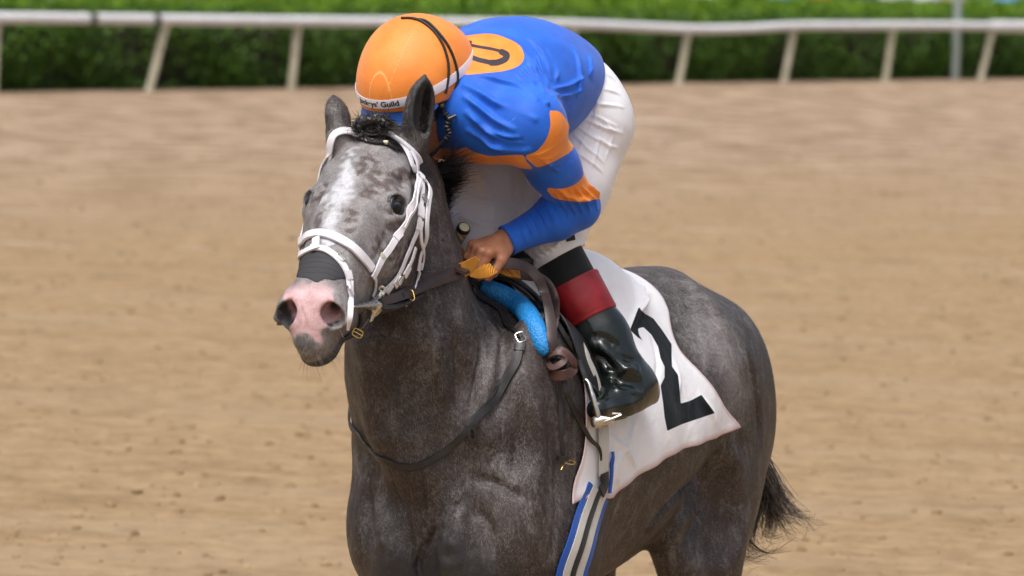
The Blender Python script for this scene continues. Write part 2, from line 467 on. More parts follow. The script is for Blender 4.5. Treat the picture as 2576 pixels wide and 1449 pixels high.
def mk_tail():
    t = MT('dark_grey_tail_hair'); n = t.noise(60, 3)
    return t.out(t.mix(t.ramp(n, .35, .7), (.030, .022, .018), (.13, .105, .092)), .5, spec=.4)
M['tail'] = mk_tail()
M['eye'] = flat('dark_wet_eye', (.006, .006, .009), .08, .35)
M['lid'] = flat('horse_eyelid', (.020, .020, .024), .45, .5)
M['hoof'] = flat('dark_hoof', (.05, .042, .036), .5)
M['rubber_tape'] = flat('grey_nose_tape', (.030, .030, .034), .75)
M['glass'] = flat('dark_goggle_lens', (.01, .012, .015), .08, .8)
M['cap_cream'] = flat('cream_cap', (.55, .56, .40), .5)
def mk_whip():
    t = MT('wrapped_whip_grip'); w = t.wave(26, t.coord(rot=(.2, .5, .2)))
    return t.out(t.mix(w, (.30, .25, .18), (.45, .39, .29)), .65, t.bump(w, .6, .003))
M['whip'] = mk_whip()
SPEC=True; RES='fine'; HRES=.0048; NHAIR=600000
# ------------------------------------------------------------------ track, grass, hedge, rail
def mk_track():
    t = MT('harrowed_sand_track')
    n1 = t.noise(1.3, 5, .6); n2 = t.noise(6, 6, .75); n3 = t.noise(22, 4, .75)
    fur = t.noise(1.0, 3, .6, vec=t.coord((.25, 1.0, 1), rot=(0, 0, math.radians(-58))))
    n0 = t.noise(.16, 3)
    c = t.mix(t.ramp(n2, .40, .62), srgb(128, 105, 78), srgb(166, 142, 110))
    c = t.mix(t.ramp(n3, .42, .60, 0, .6), c, srgb(153, 128, 96))
    c = t.mix(t.ramp(fur, .48, .62, 0, .45), c, srgb(157, 136, 110))
    c = t.mix(t.ramp(t.noise(4.2, 4, .7), .60, .70, 0, .55), c, srgb(96, 76, 54))
    c = t.mix(t.ramp(n1, .52, .72, 0, .45), c, srgb(112, 90, 64))
    # nearer the rail the sand is loose, paler and pinker
    sp = t.node('ShaderNodeSeparateXYZ'); t.t.links.new(t.coord(), sp.inputs[0])
    far = t.math('SUBTRACT', t.math('MULTIPLY', sp.outputs['Y'], 1.0), t.math('MULTIPLY', sp.outputs['X'], 1.0))
    c2 = t.mix(t.ramp(n1, .40, .62), srgb(118, 99, 80), srgb(176, 154, 132))
    c = t.mix(t.ramp(far, 44, 62, 0, .75), c, c2)
    c = t.mix(t.math('MULTIPLY', t.ramp(t.noise(1.1, 4, .7, vec=t.coord((.35, 1.6, 1))), .62, .70), t.ramp(far, 34, 48)), c, srgb(190, 172, 156))
    b = t.bump(t.math('ADD', n2, t.math('MULTIPLY', n3, .5)), .7, .035)
    return t.out(c, .95, b, spec=.1)
M['track'] = mk_track()
def mk_lawn():
    t = MT('lawn'); n = t.noise(5, 4)
    return t.out(t.mix(n, (.035, .085, .012), (.07, .14, .02)), .9, t.bump(n, .6, .03), spec=.1)
M['lawn'] = mk_lawn()
def mk_leaf(name, a, b):
    t = MT(name); n = t.noise(1.6, 3); m = t.noise(14, 2)
    c = t.mix(t.ramp(n, .35, .65), a, b); c = t.mix(t.ramp(m, .3, .7, 0, .5), c, tuple(min(1, x*1.5) for x in b))
    return t.out(c, .55, None, spec=.25)
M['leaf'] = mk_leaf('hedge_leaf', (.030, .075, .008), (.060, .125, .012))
M['leaf_lit'] = mk_leaf('lit_hedge_leaf', (.062, .150, .005), (.120, .215, .007))  # brighter copy of the hedge leaf: light on the top put into its colour
M['twig'] = flat('hedge_wood', (.022, .018, .010), .9)
def mk_rail():
    t = MT('white_rail'); n = t.noise(3, 4)
    return t.out(t.mix(t.ramp(n, .3, .7), (.66, .65, .66), (.78, .78, .80)), .4, t.bump(n, .1, .004), spec=.4)
M['rail'] = mk_rail()
def mk_post():
    t = MT('weathered_rail_post'); n = t.noise(6, 4)
    return t.out(t.mix(t.ramp(n, .3, .7), (.40, .36, .25), (.58, .53, .40)), .6, t.bump(n, .2, .004), spec=.3)
M['post'] = mk_post()
M['galv'] = flat('grey_green_pole', (.30, .35, .32), .5)
M['dark_band'] = flat('dark_rail_band', (.03, .032, .03), .7)

def ground(u, v):
    q = P(u, v, 1.0)-np.array(CAM_POS); return np.array(CAM_POS)-q*2.4/q[2]
G1 = ground(0, 236); G2 = ground(2575, 200); print('rail ends', G1, G2)
RD = unit(G2-G1); RN = np.array([-RD[1], RD[0], 0.0]); RL = np.linalg.norm(G2-G1)      # along the rail, and away from the track
def RP(l, a, z): return G1+RD*l+RN*a+np.array([0, 0, z])
def grid_sheet(name, x0, x1, y0, y1, nx, ny, hf, mat):
    x = np.linspace(x0, x1, nx); y = np.linspace(y0, y1, ny); X, Y = np.meshgrid(x, y, indexing='ij')
    V = np.stack([X, Y, hf(X, Y)], -1).reshape(-1, 3); i, j = np.meshgrid(np.arange(nx-1), np.arange(ny-1), indexing='ij')
    a = (i*ny+j).ravel(); Q = np.stack([a, a+ny, a+ny+1, a+1], -1)
    return new_mesh(name, V, Q, mat)
def _side(X, Y): return (X-G1[0])*RN[0]+(Y-G1[1])*RN[1]
def track_h(X, Y):
    a = _side(X, Y); l = (X-G1[0])*RD[0]+(Y-G1[1])*RD[1]
    h = .004*np.sin(a*9.5+1.2*np.sin(l*.35))+.006*np.sin(a*3.1+.8)+.005*np.sin(l*2.3+a*1.7)*np.sin(a*4.1-l*.9)
    fade = np.clip((-a-0.5)/2, 0, 1)*np.clip((a+90)/5, 0, 1)
    return h*fade
o = grid_sheet('ground', -700, 700, -300, 1200, 3, 3, lambda X, Y: X*0-.06, M['track']); o['kind'] = 'structure'
o = grid_sheet('track', -22, 26, -6, 108, 340, 800, track_h, M['track']); o['kind'] = 'structure'
# clods thrown up by hooves and harrow
def clods(n):
    b = bmesh_ico(); nv, F3 = b
    y = 17+RNG.random(n)**1.1*55; x = (RNG.random(n)*2-1)*(.135*y)+.0; r = .006+.016*RNG.random(n)**4
    V = nv[None]*(1+.35*RNG.normal(size=(n, len(nv), 1)).clip(-1.2, 1.2))*np.stack([r*(.8+.8*RNG.random(n)), r*(.8+.8*RNG.random(n)), r*(.5+.5*RNG.random(n))], -1)[:, None]
    V = V+np.stack([x, y, track_h(x, y)+r*.15], -1)[:, None]
    F = (F3[None]+(np.arange(n)*len(nv))[:, None, None]).reshape(-1, 3)
    return new_mesh('clods', V.reshape(-1, 3), F, M['clod'], smooth=False)
def bmesh_ico():
    p = (1+5**.5)/2; v = np.array([(-1, p, 0), (1, p, 0), (-1, -p, 0), (1, -p, 0), (0, -1, p), (0, 1, p), (0, -1, -p), (0, 1, -p), (p, 0, -1), (p, 0, 1), (-p, 0, -1), (-p, 0, 1)])/1.9
    f = np.array([(0, 11, 5), (0, 5, 1), (0, 1, 7), (0, 7, 10), (0, 10, 11), (1, 5, 9), (5, 11, 4), (11, 10, 2), (10, 7, 6), (7, 1, 8), (3, 9, 4), (3, 4, 2), (3, 2, 6), (3, 6, 8), (3, 8, 9), (4, 9, 5), (2, 4, 11), (6, 2, 10), (8, 6, 7), (9, 8, 1)]); return v, f
def mk_clod():
    t = MT('dry_clod'); n = t.noise(3, 3)
    return t.out(t.mix(t.ramp(n, .35, .65), srgb(124, 101, 74), srgb(166, 142, 110)), .95, t.bump(t.noise(60, 3), .5, .004), spec=.1)
M['clod'] = mk_clod()
cd = clods(9000); tag(cd, 'small clods of loose sand scattered over the track', 'clods', kind='stuff')
lw = new_mesh('lawn', [RP(-500, .45, .03), RP(900, .45, .03), RP(900, 700, .03), RP(-500, 700, .03)], [(0, 1, 2, 3)], M['lawn']); lw['kind'] = 'structure'

# hedge: woody core with leaves all over it
L0, L1 = -22.0, RL+16.0
def hedge_prof(q):
    """q 0..1 up the front, over the rounded top and down the back -> (away, height, top-ness)"""
    pts = np.array([(.62, 0.0), (.50, .45), (.48, .90), (.70, 1.03), (2.3, 1.27), (3.4, 1.30), (4.0, 1.0), (4.0, 0)])
    L = np.concatenate([[0], np.cumsum(np.linalg.norm(np.diff(pts, axis=0), axis=1))]); x = q*L[-1]
    return np.interp(x, L, pts[:, 0]), np.interp(x, L, pts[:, 1])
hedge = empty('hedge', RP(RL/2, 3.5, 0)); tag(hedge, 'long clipped green hedge running behind the white rail', 'hedge')
nq, nl = 26, 300
qq, ll = np.meshgrid(np.linspace(0, 1, nq), np.linspace(L0, L1, nl), indexing='ij')
a, z = hedge_prof(qq); rn = RNG.normal(size=a.shape)*.05
V = G1+RD*ll[..., None]+RN*(a+rn+.12*np.where(a < 2, 1, -1))[..., None]+np.array([0, 0, 1.0])*(z*.93)[..., None]
i, j = np.meshgrid(np.arange(nq-1), np.arange(nl-1), indexing='ij'); k = (i*nl+j).ravel()
hang(new_mesh('woody_core', V.reshape(-1, 3), np.stack([k, k+nl, k+nl+1, k+1], -1), M['twig']), hedge)
def leaves(name, n, fq, mat, size, spread):
    q = fq(RNG.random(n)); l = L0+(L1-L0)*RNG.random(n); a, z = hedge_prof(q)
    lump = .10*np.sin(l*2.1+q*9)+.07*np.sin(l*5.3-q*21)
    keep = RNG.random(n) < np.clip(.75+.9*np.sin(l*1.7+1.3*np.sin(l*.6))*np.sin(q*17+l*.8), .25, 1) if name == 'leaves' else np.ones(n, bool)
    a, z, l, lump = a[keep], z[keep], l[keep], lump[keep]; n = len(a)
    c = G1+RD*l[:, None]+RN*(a-lump*(a < 2)*.6+RNG.normal(size=n)*spread)[:, None]+np.array([0, 0, 1.0])*np.maximum(.03, z+lump*.3+RNG.normal(size=n)*spread*.5)[:, None]
    A = RNG.normal(size=(n, 3)); A /= np.linalg.norm(A, axis=1, keepdims=True); B = np.cross(A, RNG.normal(size=(n, 3))); B /= np.linalg.norm(B, axis=1, keepdims=True)
    s = (size*(.6+.8*RNG.random(n)))[:, None]
    V = np.stack([c-A*s, c+B*s*.5, c+A*s, c-B*s*.5], 1).reshape(-1, 3)
    o = hang(new_mesh(name, V, np.arange(4*n).reshape(-1, 4), mat, smooth=False), hedge); tag(o, kind='stuff')
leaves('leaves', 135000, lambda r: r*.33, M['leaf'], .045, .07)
leaves('lit_leaves', 122000, lambda r: .22+r*.55, M['leaf_lit'], .045, .05)  # upper leaves carry the brightness of the lit hedge top in their green

# inner rail
def rl(u): return np.interp(u, [0, 2575], [0, 1])
rail_top = [(-400, 27), (0, 30), (350, 34), (700, 38), (1000, 41), (1300, 44), (1450, 47), (1600, 53), (1750, 59), (1880, 57), (2000, 51), (2200, 50), (2400, 50), (2575, 52), (3000, 56)]
def on_rail(u):
    """distance along the rail line that shows at photo column u"""
    lo, hi = -20.0, RL+25
    for _ in range(40):
        m = (lo+hi)/2
        if proj(RP(m, 0, 1.0))[0] < u: lo = m
        else: hi = m
    return lo
def rail_pt(u, v):
    l = on_rail(u); b = RP(l, 0, 1.0); _, vb, d = proj(b); return b+np.array([0, 0, -(v-vb)/F_PX*d])
rail = empty('track_rail', RP(RL/2, 0, 0)); tag(rail, 'white running rail on slanted posts beside the sandy track', 'rail')
C = np.array([rail_pt(u, v+15) for u, v in rail_top]); Cs = spline(C, 140)
ur, vr, dr = proj(Cs)
def seg(m0, m1, name, r=.078, lab=None):
    idx = np.where((ur >= m0) & (ur <= m1))[0]; Vt, Qt = tube(Cs[idx[0]:idx[-1]+2], r, 14)
    return hang(new_mesh(name, Vt, Qt, M['rail'], ), rail)
seg(-500, 236, 'rail_tube'); seg(236, 383, 'rail_tube'); seg(383, 2490, 'rail_tube'); seg(2490, 3100, 'rail_tube', .105)
for u in (238, 384):
    k = int(np.argmin(abs(ur-u))); T = unit(Cs[k+1]-Cs[k]); Vt, Qt = tube(np.array([Cs[k]-T*.07, Cs[k]+T*.07]), .089, 14)
    hang(new_mesh('rail_band', Vt, Qt, M['dark_band']), rail)  # short dark ring round the rail tube
for ut, ub in ((0-385, -400), (4, -14), (404, 374), (757, 733), (1118, 1090), (1440, 1412), (1735, 1707), (1998, 1972), (2256, 2228), (2490, 2466), (2720, 2694)):
    k = int(np.argmin(abs(ur-ut))); top = Cs[k]-np.array([0, 0, .05]); l = on_rail(ub)
    bot = RP(l, -.02, -.05); mid = top*.4+bot*.6; up2 = top*.88+bot*.12+RN*.01
    Vt, Qt = tube(spline([top, up2, mid, bot], 9), [.060, .060, .058, .056, .056, .056, .056, .058, .062], 12)
    hang(new_mesh('rail_post', Vt, Qt, M['post']), rail)
pb = RP(on_rail(2438), .25, 0)
Vt, Qt = tube(np.array([pb, pb+np.array([.0, 0, 1.2]), pb+np.array([0.0, 0, 2.6])]), .075, 14)
pole = new_mesh('pole', Vt, Qt, M['galv']); recentre(pole, pb); tag(pole, 'tall grey green pole standing behind the rail at its right end', 'pole')

# spectators on the lawn beyond the hedge
def spectator(u, off, shirt, trousers, hair, label, skin=(.35, .17, .10)):
    lo = RP(on_rail(u), 0, 0); vd = unit(lo-np.array([0, 0, 0])); base = lo+vd*off; base[2] = .03
    l2 = unit(np.array([-vd[0], -vd[1], 0])); sd = np.array([-l2[1], l2[0], 0]); Z = np.array([0, 0, 1.0])
    def q(a, b, c): return base+sd*a+l2*b+Z*c
    b = Solid()
    b.chain([(q(0, 0, .95), .13), (q(0, 0, 1.20), .13), (q(0, 0, 1.38), .12)], .05)
    b.rc(q(-.16, 0, 1.42), q(.16, 0, 1.42), .06, .06, .05); b.rc(q(0, 0, 1.40), q(0, .01, 1.56), .055, .05, .03)
    b.el(q(0, .02, 1.66), (.075, .095, .115), .02, np.stack([sd, l2, Z], 1)); b.rc(q(0, .105, 1.65), q(0, .12, 1.635), .012, .014, .01)
    for w in (-1, 1):
        b.chain([(q(w*.18, 0, 1.40), .055), (q(w*.24, 0, 1.15), .045), (q(w*.22, .08, .93), .034), (q(w*.21, .12, .84), .03)], .03)
        b.chain([(q(w*.09, 0, .92), .09), (q(w*.10, .02, .50), .06), (q(w*.11, 0, .10), .042), (q(w*.11, .12, .04), .035)], .03)
    V, Q = b.mesh(.03, project=False); r = new_mesh('person', V, Q, skin); recentre(r, base); tag(r, label, 'person', 'spectators beyond the hedge')
    s = Solid(); s.chain([(q(0, 0, .93), .155), (q(0, 0, 1.20), .15), (q(0, 0, 1.37), .14)], .05); s.rc(q(-.17, 0, 1.42), q(.17, 0, 1.42), .072, .072, .05)
    for w in (-1, 1): s.chain([(q(w*.185, 0, 1.40), .070), (q(w*.24, 0, 1.18), .062)], .03)
    V, Q = s.mesh(.03, project=False); hang(new_mesh('shirt', V, Q, shirt), r)
    s = Solid()
    for w in (-1, 1): s.chain([(q(w*.085, 0, .93), .115), (q(w*.10, .02, .50), .078), (q(w*.11, 0, .12), .062)], .04)
    V, Q = s.mesh(.03, project=False); hang(new_mesh('trousers', V, Q, trousers), r)
    s = Solid(); s.el(q(0, -.01, 1.70), (.088, .10, .10), .02, np.stack([sd, l2, Z], 1)); s.cut(q(0, .06, 1.66), l2*.8-Z*.3)
    V, Q = s.mesh(.02, project=False); hang(new_mesh('hair', V, Q, hair), r)
if SPEC:
    sk = flat('spectator_skin', (.40, .22, .14), .6)
    cols = {'white': (.80, .80, .82), 'navy': (.02, .04, .12), 'teal': (.03, .25, .25), 'orange': (.65, .16, .03), 'light blue': (.15, .38, .62), 'pink': (.6, .35, .38), 'grey': (.35, .36, .38), 'dark green': (.02, .09, .05)}
    cm = {k: flat('shirt_'+k.replace(' ', '_'), v, .8) for k, v in cols.items()}; dk = flat('dark_trousers', (.03, .035, .06), .8); hr = flat('spectator_hair', (.02, .015, .01), .7)
    who = [(60, 9, 'navy'), (180, 11, 'grey'), (300, 8, 'dark green'), (440, 12, 'light blue'), (600, 10, 'navy'), (720, 9, 'pink'), (860, 12, 'grey'), (1225, 9, 'white'), (1330, 11, 'light blue'), (1475, 8, 'navy'), (1640, 9, 'teal'),
           (1760, 10, 'white'), (1880, 12, 'dark green'), (1965, 9, 'light blue'), (2060, 10, 'orange'), (2170, 13, 'navy'), (2245, 9, 'white'), (2325, 10, 'white'), (2395, 12, 'pink'), (2530, 10, 'light blue')]
    place = ['leftmost', 'second from the left', 'third from the left', 'fourth from the left', 'fifth from the left', 'sixth from the left', 'seventh from the left', 'just right of the orange helmet', 'behind the rider\'s upper back', 'above the rider\'s lower back',
             'right of the rider', 'at the first post right of the rider', 'between the first two posts right of the rider', 'above the second post right of the rider', 'right of the second post beside the rider',
             'left of the third post right of the rider', 'above the third post right of the rider', 'just left of the tall pole', 'nearest the tall grey pole', 'rightmost']
    for (u, off, c), pl in zip(who, place):
        spectator(u, off, cm[c], dk, hr, f'spectator in a {c} shirt, {pl}', sk)
# far belt of trees
belt = empty('trees', RP(RL/2, 60, 0)); 
n = 60000; l = RNG.random(n)*170-60; zz = RNG.random(n)**.8; hgt = 7+2*np.sin(l*.23)+1.5*np.sin(l*.61+1)
c = G1+RD*l[:, None]+RN*(62+RNG.normal(size=n)*2.5)[:, None]+np.array([0, 0, 1.0])*(zz*hgt)[:, None]
A = RNG.normal(size=(n, 3)); A /= np.linalg.norm(A, axis=1, keepdims=True); B = np.cross(A, RNG.normal(size=(n, 3))); B /= np.linalg.norm(B, axis=1, keepdims=True)
V = np.stack([c-A*.38, c+B*.2, c+A*.38, c-B*.2], 1).reshape(-1, 3)
bpy.data.objects.remove(belt)
tb = new_mesh('trees', V, np.arange(4*n).reshape(-1, 4), M['leaf'], smooth=False); tag(tb, 'far belt of dark green trees beyond the lawn', 'trees', kind='stuff')
# ------------------------------------------------------------------ horse
HO = P(945, 316, 12.62); HN = P(795, 704, 12.28)
HA = unit(HN-HO); _up = np.array([0.0, 0, 1]); HU = unit(_up-(_up @ HA)*HA); HW = np.cross(HU, HA)
HR = np.stack([HA, HW, HU], 1)
def D(a, w, n):
    """head frame: a metres down the face from the poll, w to the horse's left, n out of the forehead"""
    return HO+HA*a+HW*w+HU*n
def rotm(ax, ay, az, base=np.eye(3)):
    R = (Matrix.Rotation(az, 3, 'Z') @ Matrix.Rotation(ay, 3, 'Y') @ Matrix.Rotation(ax, 3, 'X'))
    return np.asarray(base) @ np.array(R)
HB = np.stack([BK, LF, np.array([0, 0, 1.0])], 1)   # horse axes as columns

def horse_solid():
    s = Solid(); K = .10
    rad = math.radians
    # trunk
    s.el(H(.60, 0, 1.20), (.48, .265, .345), K, HB)
    s.el(H(.90, 0, 1.23), (.42, .265, .28), K, HB)
    s.el(H(.44, 0, 1.41), (.30, .085, .20), K, HB)
    s.el(H(.16, 0, 1.16), (.20, .185, .27), K, HB)
    s.el(H(.85, 0, 1.44), (.40, .12, .09), K, HB)
    for w in (-1, 1):
        s.el(H(.28, w*.155, 1.22), (.20, .10, .33), .08, rotm(0, rad(-18), 0, HB))
        s.el(H(.12, w*.150, 1.06), (.12, .105, .18), .05, rotm(0, rad(12), w*.15, HB))      # shoulder point
        s.el(H(.055, w*.075, .98), (.10, .085, .15), .035, HB)                            # breast muscle
        s.el(H(.27, w*.20, .99), (.16, .075, .16), .05, HB)
        # fore leg
        s.chain([(H(.24, w*.165, 1.0), .105), (H(.24, w*.16, .80), .085), (H(.25, w*.155, .56), .050), (H(.25, w*.155, .50), .052),
                 (H(.26, w*.155, .42), .036), (H(.26, w*.155, .22), .034), (H(.26, w*.155, .17), .044), (H(.21, w*.155, .08), .036), (H(.19, w*.155, .05), .052)], .03)
    # quarters
    s.el(H(1.150, 0, 1.33), (.33, .185, .24), K, HB)
    s.el(H(1.070, 0, 1.46), (.22, .14, .12), K, HB)
    for w in (-1, 1):
        s.el(H(1.090, w*.17, 1.33), (.17, .10, .16), .09, HB)
        s.el(H(1.25, w*.138, 1.24), (.225, .12, .27), .09, HB)
        s.el(H(1.15, w*.165, 1.04), (.17, .11, .23), .07, rotm(0, rad(20), 0, HB))
        s.el(H(1.42, w*.10, 1.20), (.11, .09, .20), .06, rotm(0, rad(8), 0, HB))
        s.el(H(0.980, w*.19, .96), (.09, .075, .12), .05, HB)
        s.chain([(H(1.085, w*.17, .97), .118), (H(1.165, w*.165, .74), .078), (H(1.330, w*.155, .56), .055), (H(1.360, w*.155, .50), .058),
                 (H(1.340, w*.155, .38), .040), (H(1.320, w*.155, .22), .037), (H(1.310, w*.155, .17), .046), (H(1.260, w*.155, .08), .038), (H(1.240, w*.155, .05), .054)], .035)
        s.rc(H(1.360, w*.155, .50), H(1.410, w*.155, .56), .045, .022, .03)
    s.chain([(H(1.450, 0, 1.42), .05), (H(1.550, .01, 1.33), .035), (H(1.580, .02, 1.10), .022)], .05)
    s.el(H(.98, .27, 1.02), (.12, .05, .12), .06, HB, op=-1)                              # flank hollow
    # neck: crest line and windpipe line
    s.chain([(H(.36, 0, 1.42), .12), (P(1110, 745, 13.10), .080), (P(1030, 600, 12.98), .060), (P(996, 450, 12.86), .066), (P(960, 375, 12.74), .066)], .09)
    s.chain([(P(1085, 1060, 12.98), .17), (P(1048, 930, 12.88), .140), (P(1035, 820, 12.82), .118), (P(1025, 700, 12.80), .095), (P(1000, 560, 12.76), .082)], .09)
    s.chain([(P(1120, 960, 13.06), .16), (P(1055, 800, 12.98), .104), (P(1018, 650, 12.88), .083), (P(1000, 500, 12.80), .085)], .09)
    s.rc(P(985, 1080, 12.78), P(945, 870, 12.73), .055, .036, .06)                          # windpipe
    s.rc(P(1045, 1160, 12.80), P(1100, 900, 12.78), .060, .035, .06)                      # neck muscle
    s.rc(P(1180, 1080, 12.80), P(1150, 860, 12.88), .060, .035, .05)
    s.el(P(1080, 1230, 12.66), (.028, .030, .09), .06, op=-1)                               # hollow above the breast
    s.rc(P(1062, 1300, 12.72), P(1066, 1440, 12.76), .012, .012, .05, op=-1)                # breast groove
    # head
    s.el(D(.10, 0, -.085), (.135, .098, .088), .05, HR)
    s.el(D(.19, 0, -.055), (.135, .096, .055), .04, HR)
    s.el(D(.20, 0, -.020), (.12, .045, .024), .04, HR)
    for w in (-1, 1):
        s.rc(D(.12, w*.066, -.045), D(.19, w*.083, -.048), .030, .036, .03)                 # brow
        s.el(D(.215, w*.090, -.058), (.042, .025, .036), .022, HR)                          # orbit
        s.el(D(.215, w*.070, -.165), (.130, .050, .115), .04, HR)                           # jowl
        s.rc(D(.28, w*.058, -.235), D(.50, w*.022, -.135), .036, .026, .05)                # jawbone
        s.rc(D(.27, w*.086, -.095), D(.38, w*.064, -.080), .017, .013, .03)                # cheek crest
        s.rc(D(.25, w*.036, -.040), D(.50, w*.020, -.028), .034, .022, .04)
        s.rc(D(.09, w*.088, -.13), D(.17, w*.098, -.14), .034, .036, .04)
        s.el(D(.155, w*.105, -.020), (.030, .018, .018), .02, HR, op=-1)                    # hollow above the eye
    s.rc(D(.26, 0, -.060), D(.52, 0, -.045), .060, .042, .04)
    s.rc(D(.28, 0, -.11), D(.50, 0, -.085), .078, .052, .06)
    s.rc(D(.30, 0, -.17), D(.50, 0, -.11), .040, .036, .06)
    # muzzle
    s.el(D(0.5240, 0, -0.0600), (.060, .058, .053), .035, HR)
    s.el(D(0.5740, 0, -0.0818), (.042, .048, .050), .03, HR)
    s.rc(D(0.6020, 0, -0.0958), D(0.6060, 0, -0.1029), .032, .028, .025)
    s.el(D(0.5740, 0, -0.1370), (.046, .040, .024), .02, HR)                                    # lower lip
    s.el(D(0.5520, 0, -0.1490), (.036, .032, .026), .03, HR)                                    # chin
    for w in (-1, 1):
        s.el(D(0.5440, w*.053, -0.0480), (.042, .029, .036), .02, HR)                           # nostril wing
        s.rc(D(0.5120, w*.048, -0.0300), D(0.5490, w*.028, -0.0140), .013, .013, .018)              # upper rim
        s.rc(D(0.5120, w*.052, -0.0280), D(0.5670, w*.079, -0.0520), .012, .009, .014)              # outer rim
        s.rc(D(0.5790, w*.022, -0.0520), D(0.5590, w*.020, -0.0250), .013, .012, .018)
    for w in (-1, 1):
        s.el(D(0.5670, w*.050, -0.0360), (.041, .0235, .028), .008, rotm(w*.5, 0, w*.55, HR), op=-1)    # nostril
        s.rc(D(0.5540, w*.046, -0.0440), D(0.5080, w*.040, -0.0550), .014, .010, .010, op=-1)
    # mouth slit
    mouth = [D(0.6360, 0, -0.1222), D(0.6190, .030, -0.1250), D(0.5740, .052, -0.1240), D(0.5160, .056, -0.1152), D(0.4700, .054, -0.1180)]
    s.chain([(p, .0032) for p in mouth], .006, op=-1)
    s.chain([(HO+HR @ (np.array([1, -1, 1])*(HR.T @ (p-HO))), .0032) for p in mouth], .006, op=-1)
    # eyes: lids and sockets
    for w in (-1, 1):
        e = EYE(w)
        out = unit(HW*w*.80+HU*.42-HA*.05)
        s.el(e+out*.003-HA*.004, (.031, .030, .022), .016, np.stack([HA, np.cross(out, HA), out], 1))
        s.rc(e+out*.010-HA*.017-HU*.002, e+out*.013-HA*.003+np.cross(out, HA)*.0*w+HU*.013, .0050, .0050, .008)
        s.el(e+out*.020+HA*.001, (.0235, .0235, .023), .004, np.stack([HA, unit(np.cross(out, HA)), out], 1), op=-1)
    # ears
    def ear(base, mid, tip, face, r, th, kk=.02):
        ax = unit(tip-base); fc = unit(face-(face @ ax)*ax); sd = np.cross(ax, fc); R = np.stack([sd, fc, ax], 1)
        L = np.linalg.norm(tip-base)
        s.el(base+ax*L*.46, (r, th, L*.47), .012, R)
        s.rc(base+ax*L*.62, tip-ax*.004, r*.62, .0035, .012)
        s.rc(base-ax*.02, base+ax*L*.3, r*.95, r*.75, .02)
        s.el(base+ax*L*.50+fc*th*.95, (r*.80, th*1.05, L*.455), .006, R, op=-1)
    ear(P(1043, 348, 12.68), None, P(1069, 186, 12.66), ROT @ np.array([.62, 0, .78]), .036, .028)
    ear(P(852, 334, 12.63), None, P(838, 239, 12.66), ROT @ np.array([-.90, .1, -.42]), .034, .026)
    return s
def EYE(w): return D(.218, w*.087, -.042)
HS = horse_solid()
HV, HQ = HS.mesh(HRES)
print('horse verts', len(HV))
HNM = normals_of(HV, HQ); HBVH = bvh_of(HV, HQ)
HV = fold(HV, HNM, HBVH, [(a_, b_*.9, c_*1.45) for a_, b_, c_ in [([(1188, 775), (1210, 840), (1208, 900), (1192, 980), (1180, 1040)], .008, -.007), ([(1225, 800), (1240, 880), (1228, 960), (1205, 1040)], .022, .010), ([(1005, 880), (985, 980), (955, 1090)], .012, -.006),
    ([(1090, 830), (1105, 940), (1115, 1040)], .022, .009), ([(1145, 840), (1150, 930), (1150, 1010)], .012, -.006), ([(981, 1180), (999, 1244), (1026, 1302), (1042, 1369), (1046, 1400)], .005, -.005), ([(1060, 1190), (1068, 1250), (1070, 1300)], .005, -.005),
    ([(1079, 1302), (1088, 1332), (1064, 1384), (1053, 1417), (1058, 1449)], .007, -.010), ([(1150, 1270), (1145, 1330), (1130, 1400)], .03, .012), ([(950, 1230), (960, 1320), (985, 1400)], .022, .010), ([(920, 1180), (905, 1280), (910, 1380)], .018, .006), ([(930, 1200), (935, 1290), (950, 1380)], .008, -.005),
    ([(1613, 1354), (1660, 1300), (1708, 1252), (1756, 1202), (1790, 1150)], .020, -.018), ([(1655, 1380), (1700, 1320), (1740, 1270)], .03, .014), ([(1330, 960), (1345, 1060), (1350, 1160), (1340, 1260)], .030, .012), ([(1290, 1000), (1300, 1100), (1290, 1200)], .012, -.006), ([(1395, 1180), (1400, 1280), (1385, 1390)], .012, -.008),
    ([(1190, 1200), (1260, 1220), (1320, 1260)], .014, -.007), ([(1180, 1260), (1230, 1330), (1240, 1420)], .016, -.007), ([(1880, 900), (1905, 1000), (1912, 1100)], .014, -.008), ([(1700, 690), (1790, 780), (1850, 880)], .05, .012), ([(1820, 1110), (1850, 1180), (1840, 1270)], .03, .010), ([(1770, 1180), (1765, 1270), (1720, 1360)], .016, -.007),
    ([(751, 768), (755, 790), (752, 815)], .0030, .0028), ([(744, 775), (746, 800)], .003, -.002), ([(766, 775), (774, 798), (772, 815)], .0035, .0030), ([(761, 775), (764, 800)], .003, -.0025), ([(968, 528), (985, 538), (1008, 532)], .005, -.004), ([(960, 545), (985, 556), (1012, 548)], .006, .003),
    ([(1000, 610), (985, 660), (960, 700)], .014, .005), ([(965, 600), (950, 640), (930, 660)], .008, -.003), ([(860, 600), (880, 625), (915, 650)], .010, .003), ([(780, 450), (800, 430), (815, 400)], .008, .003), ([(1010, 460), (1040, 440), (1052, 410)], .010, -.006)]])
HNM = normals_of(HV, HQ); HBVH = bvh_of(HV, HQ)

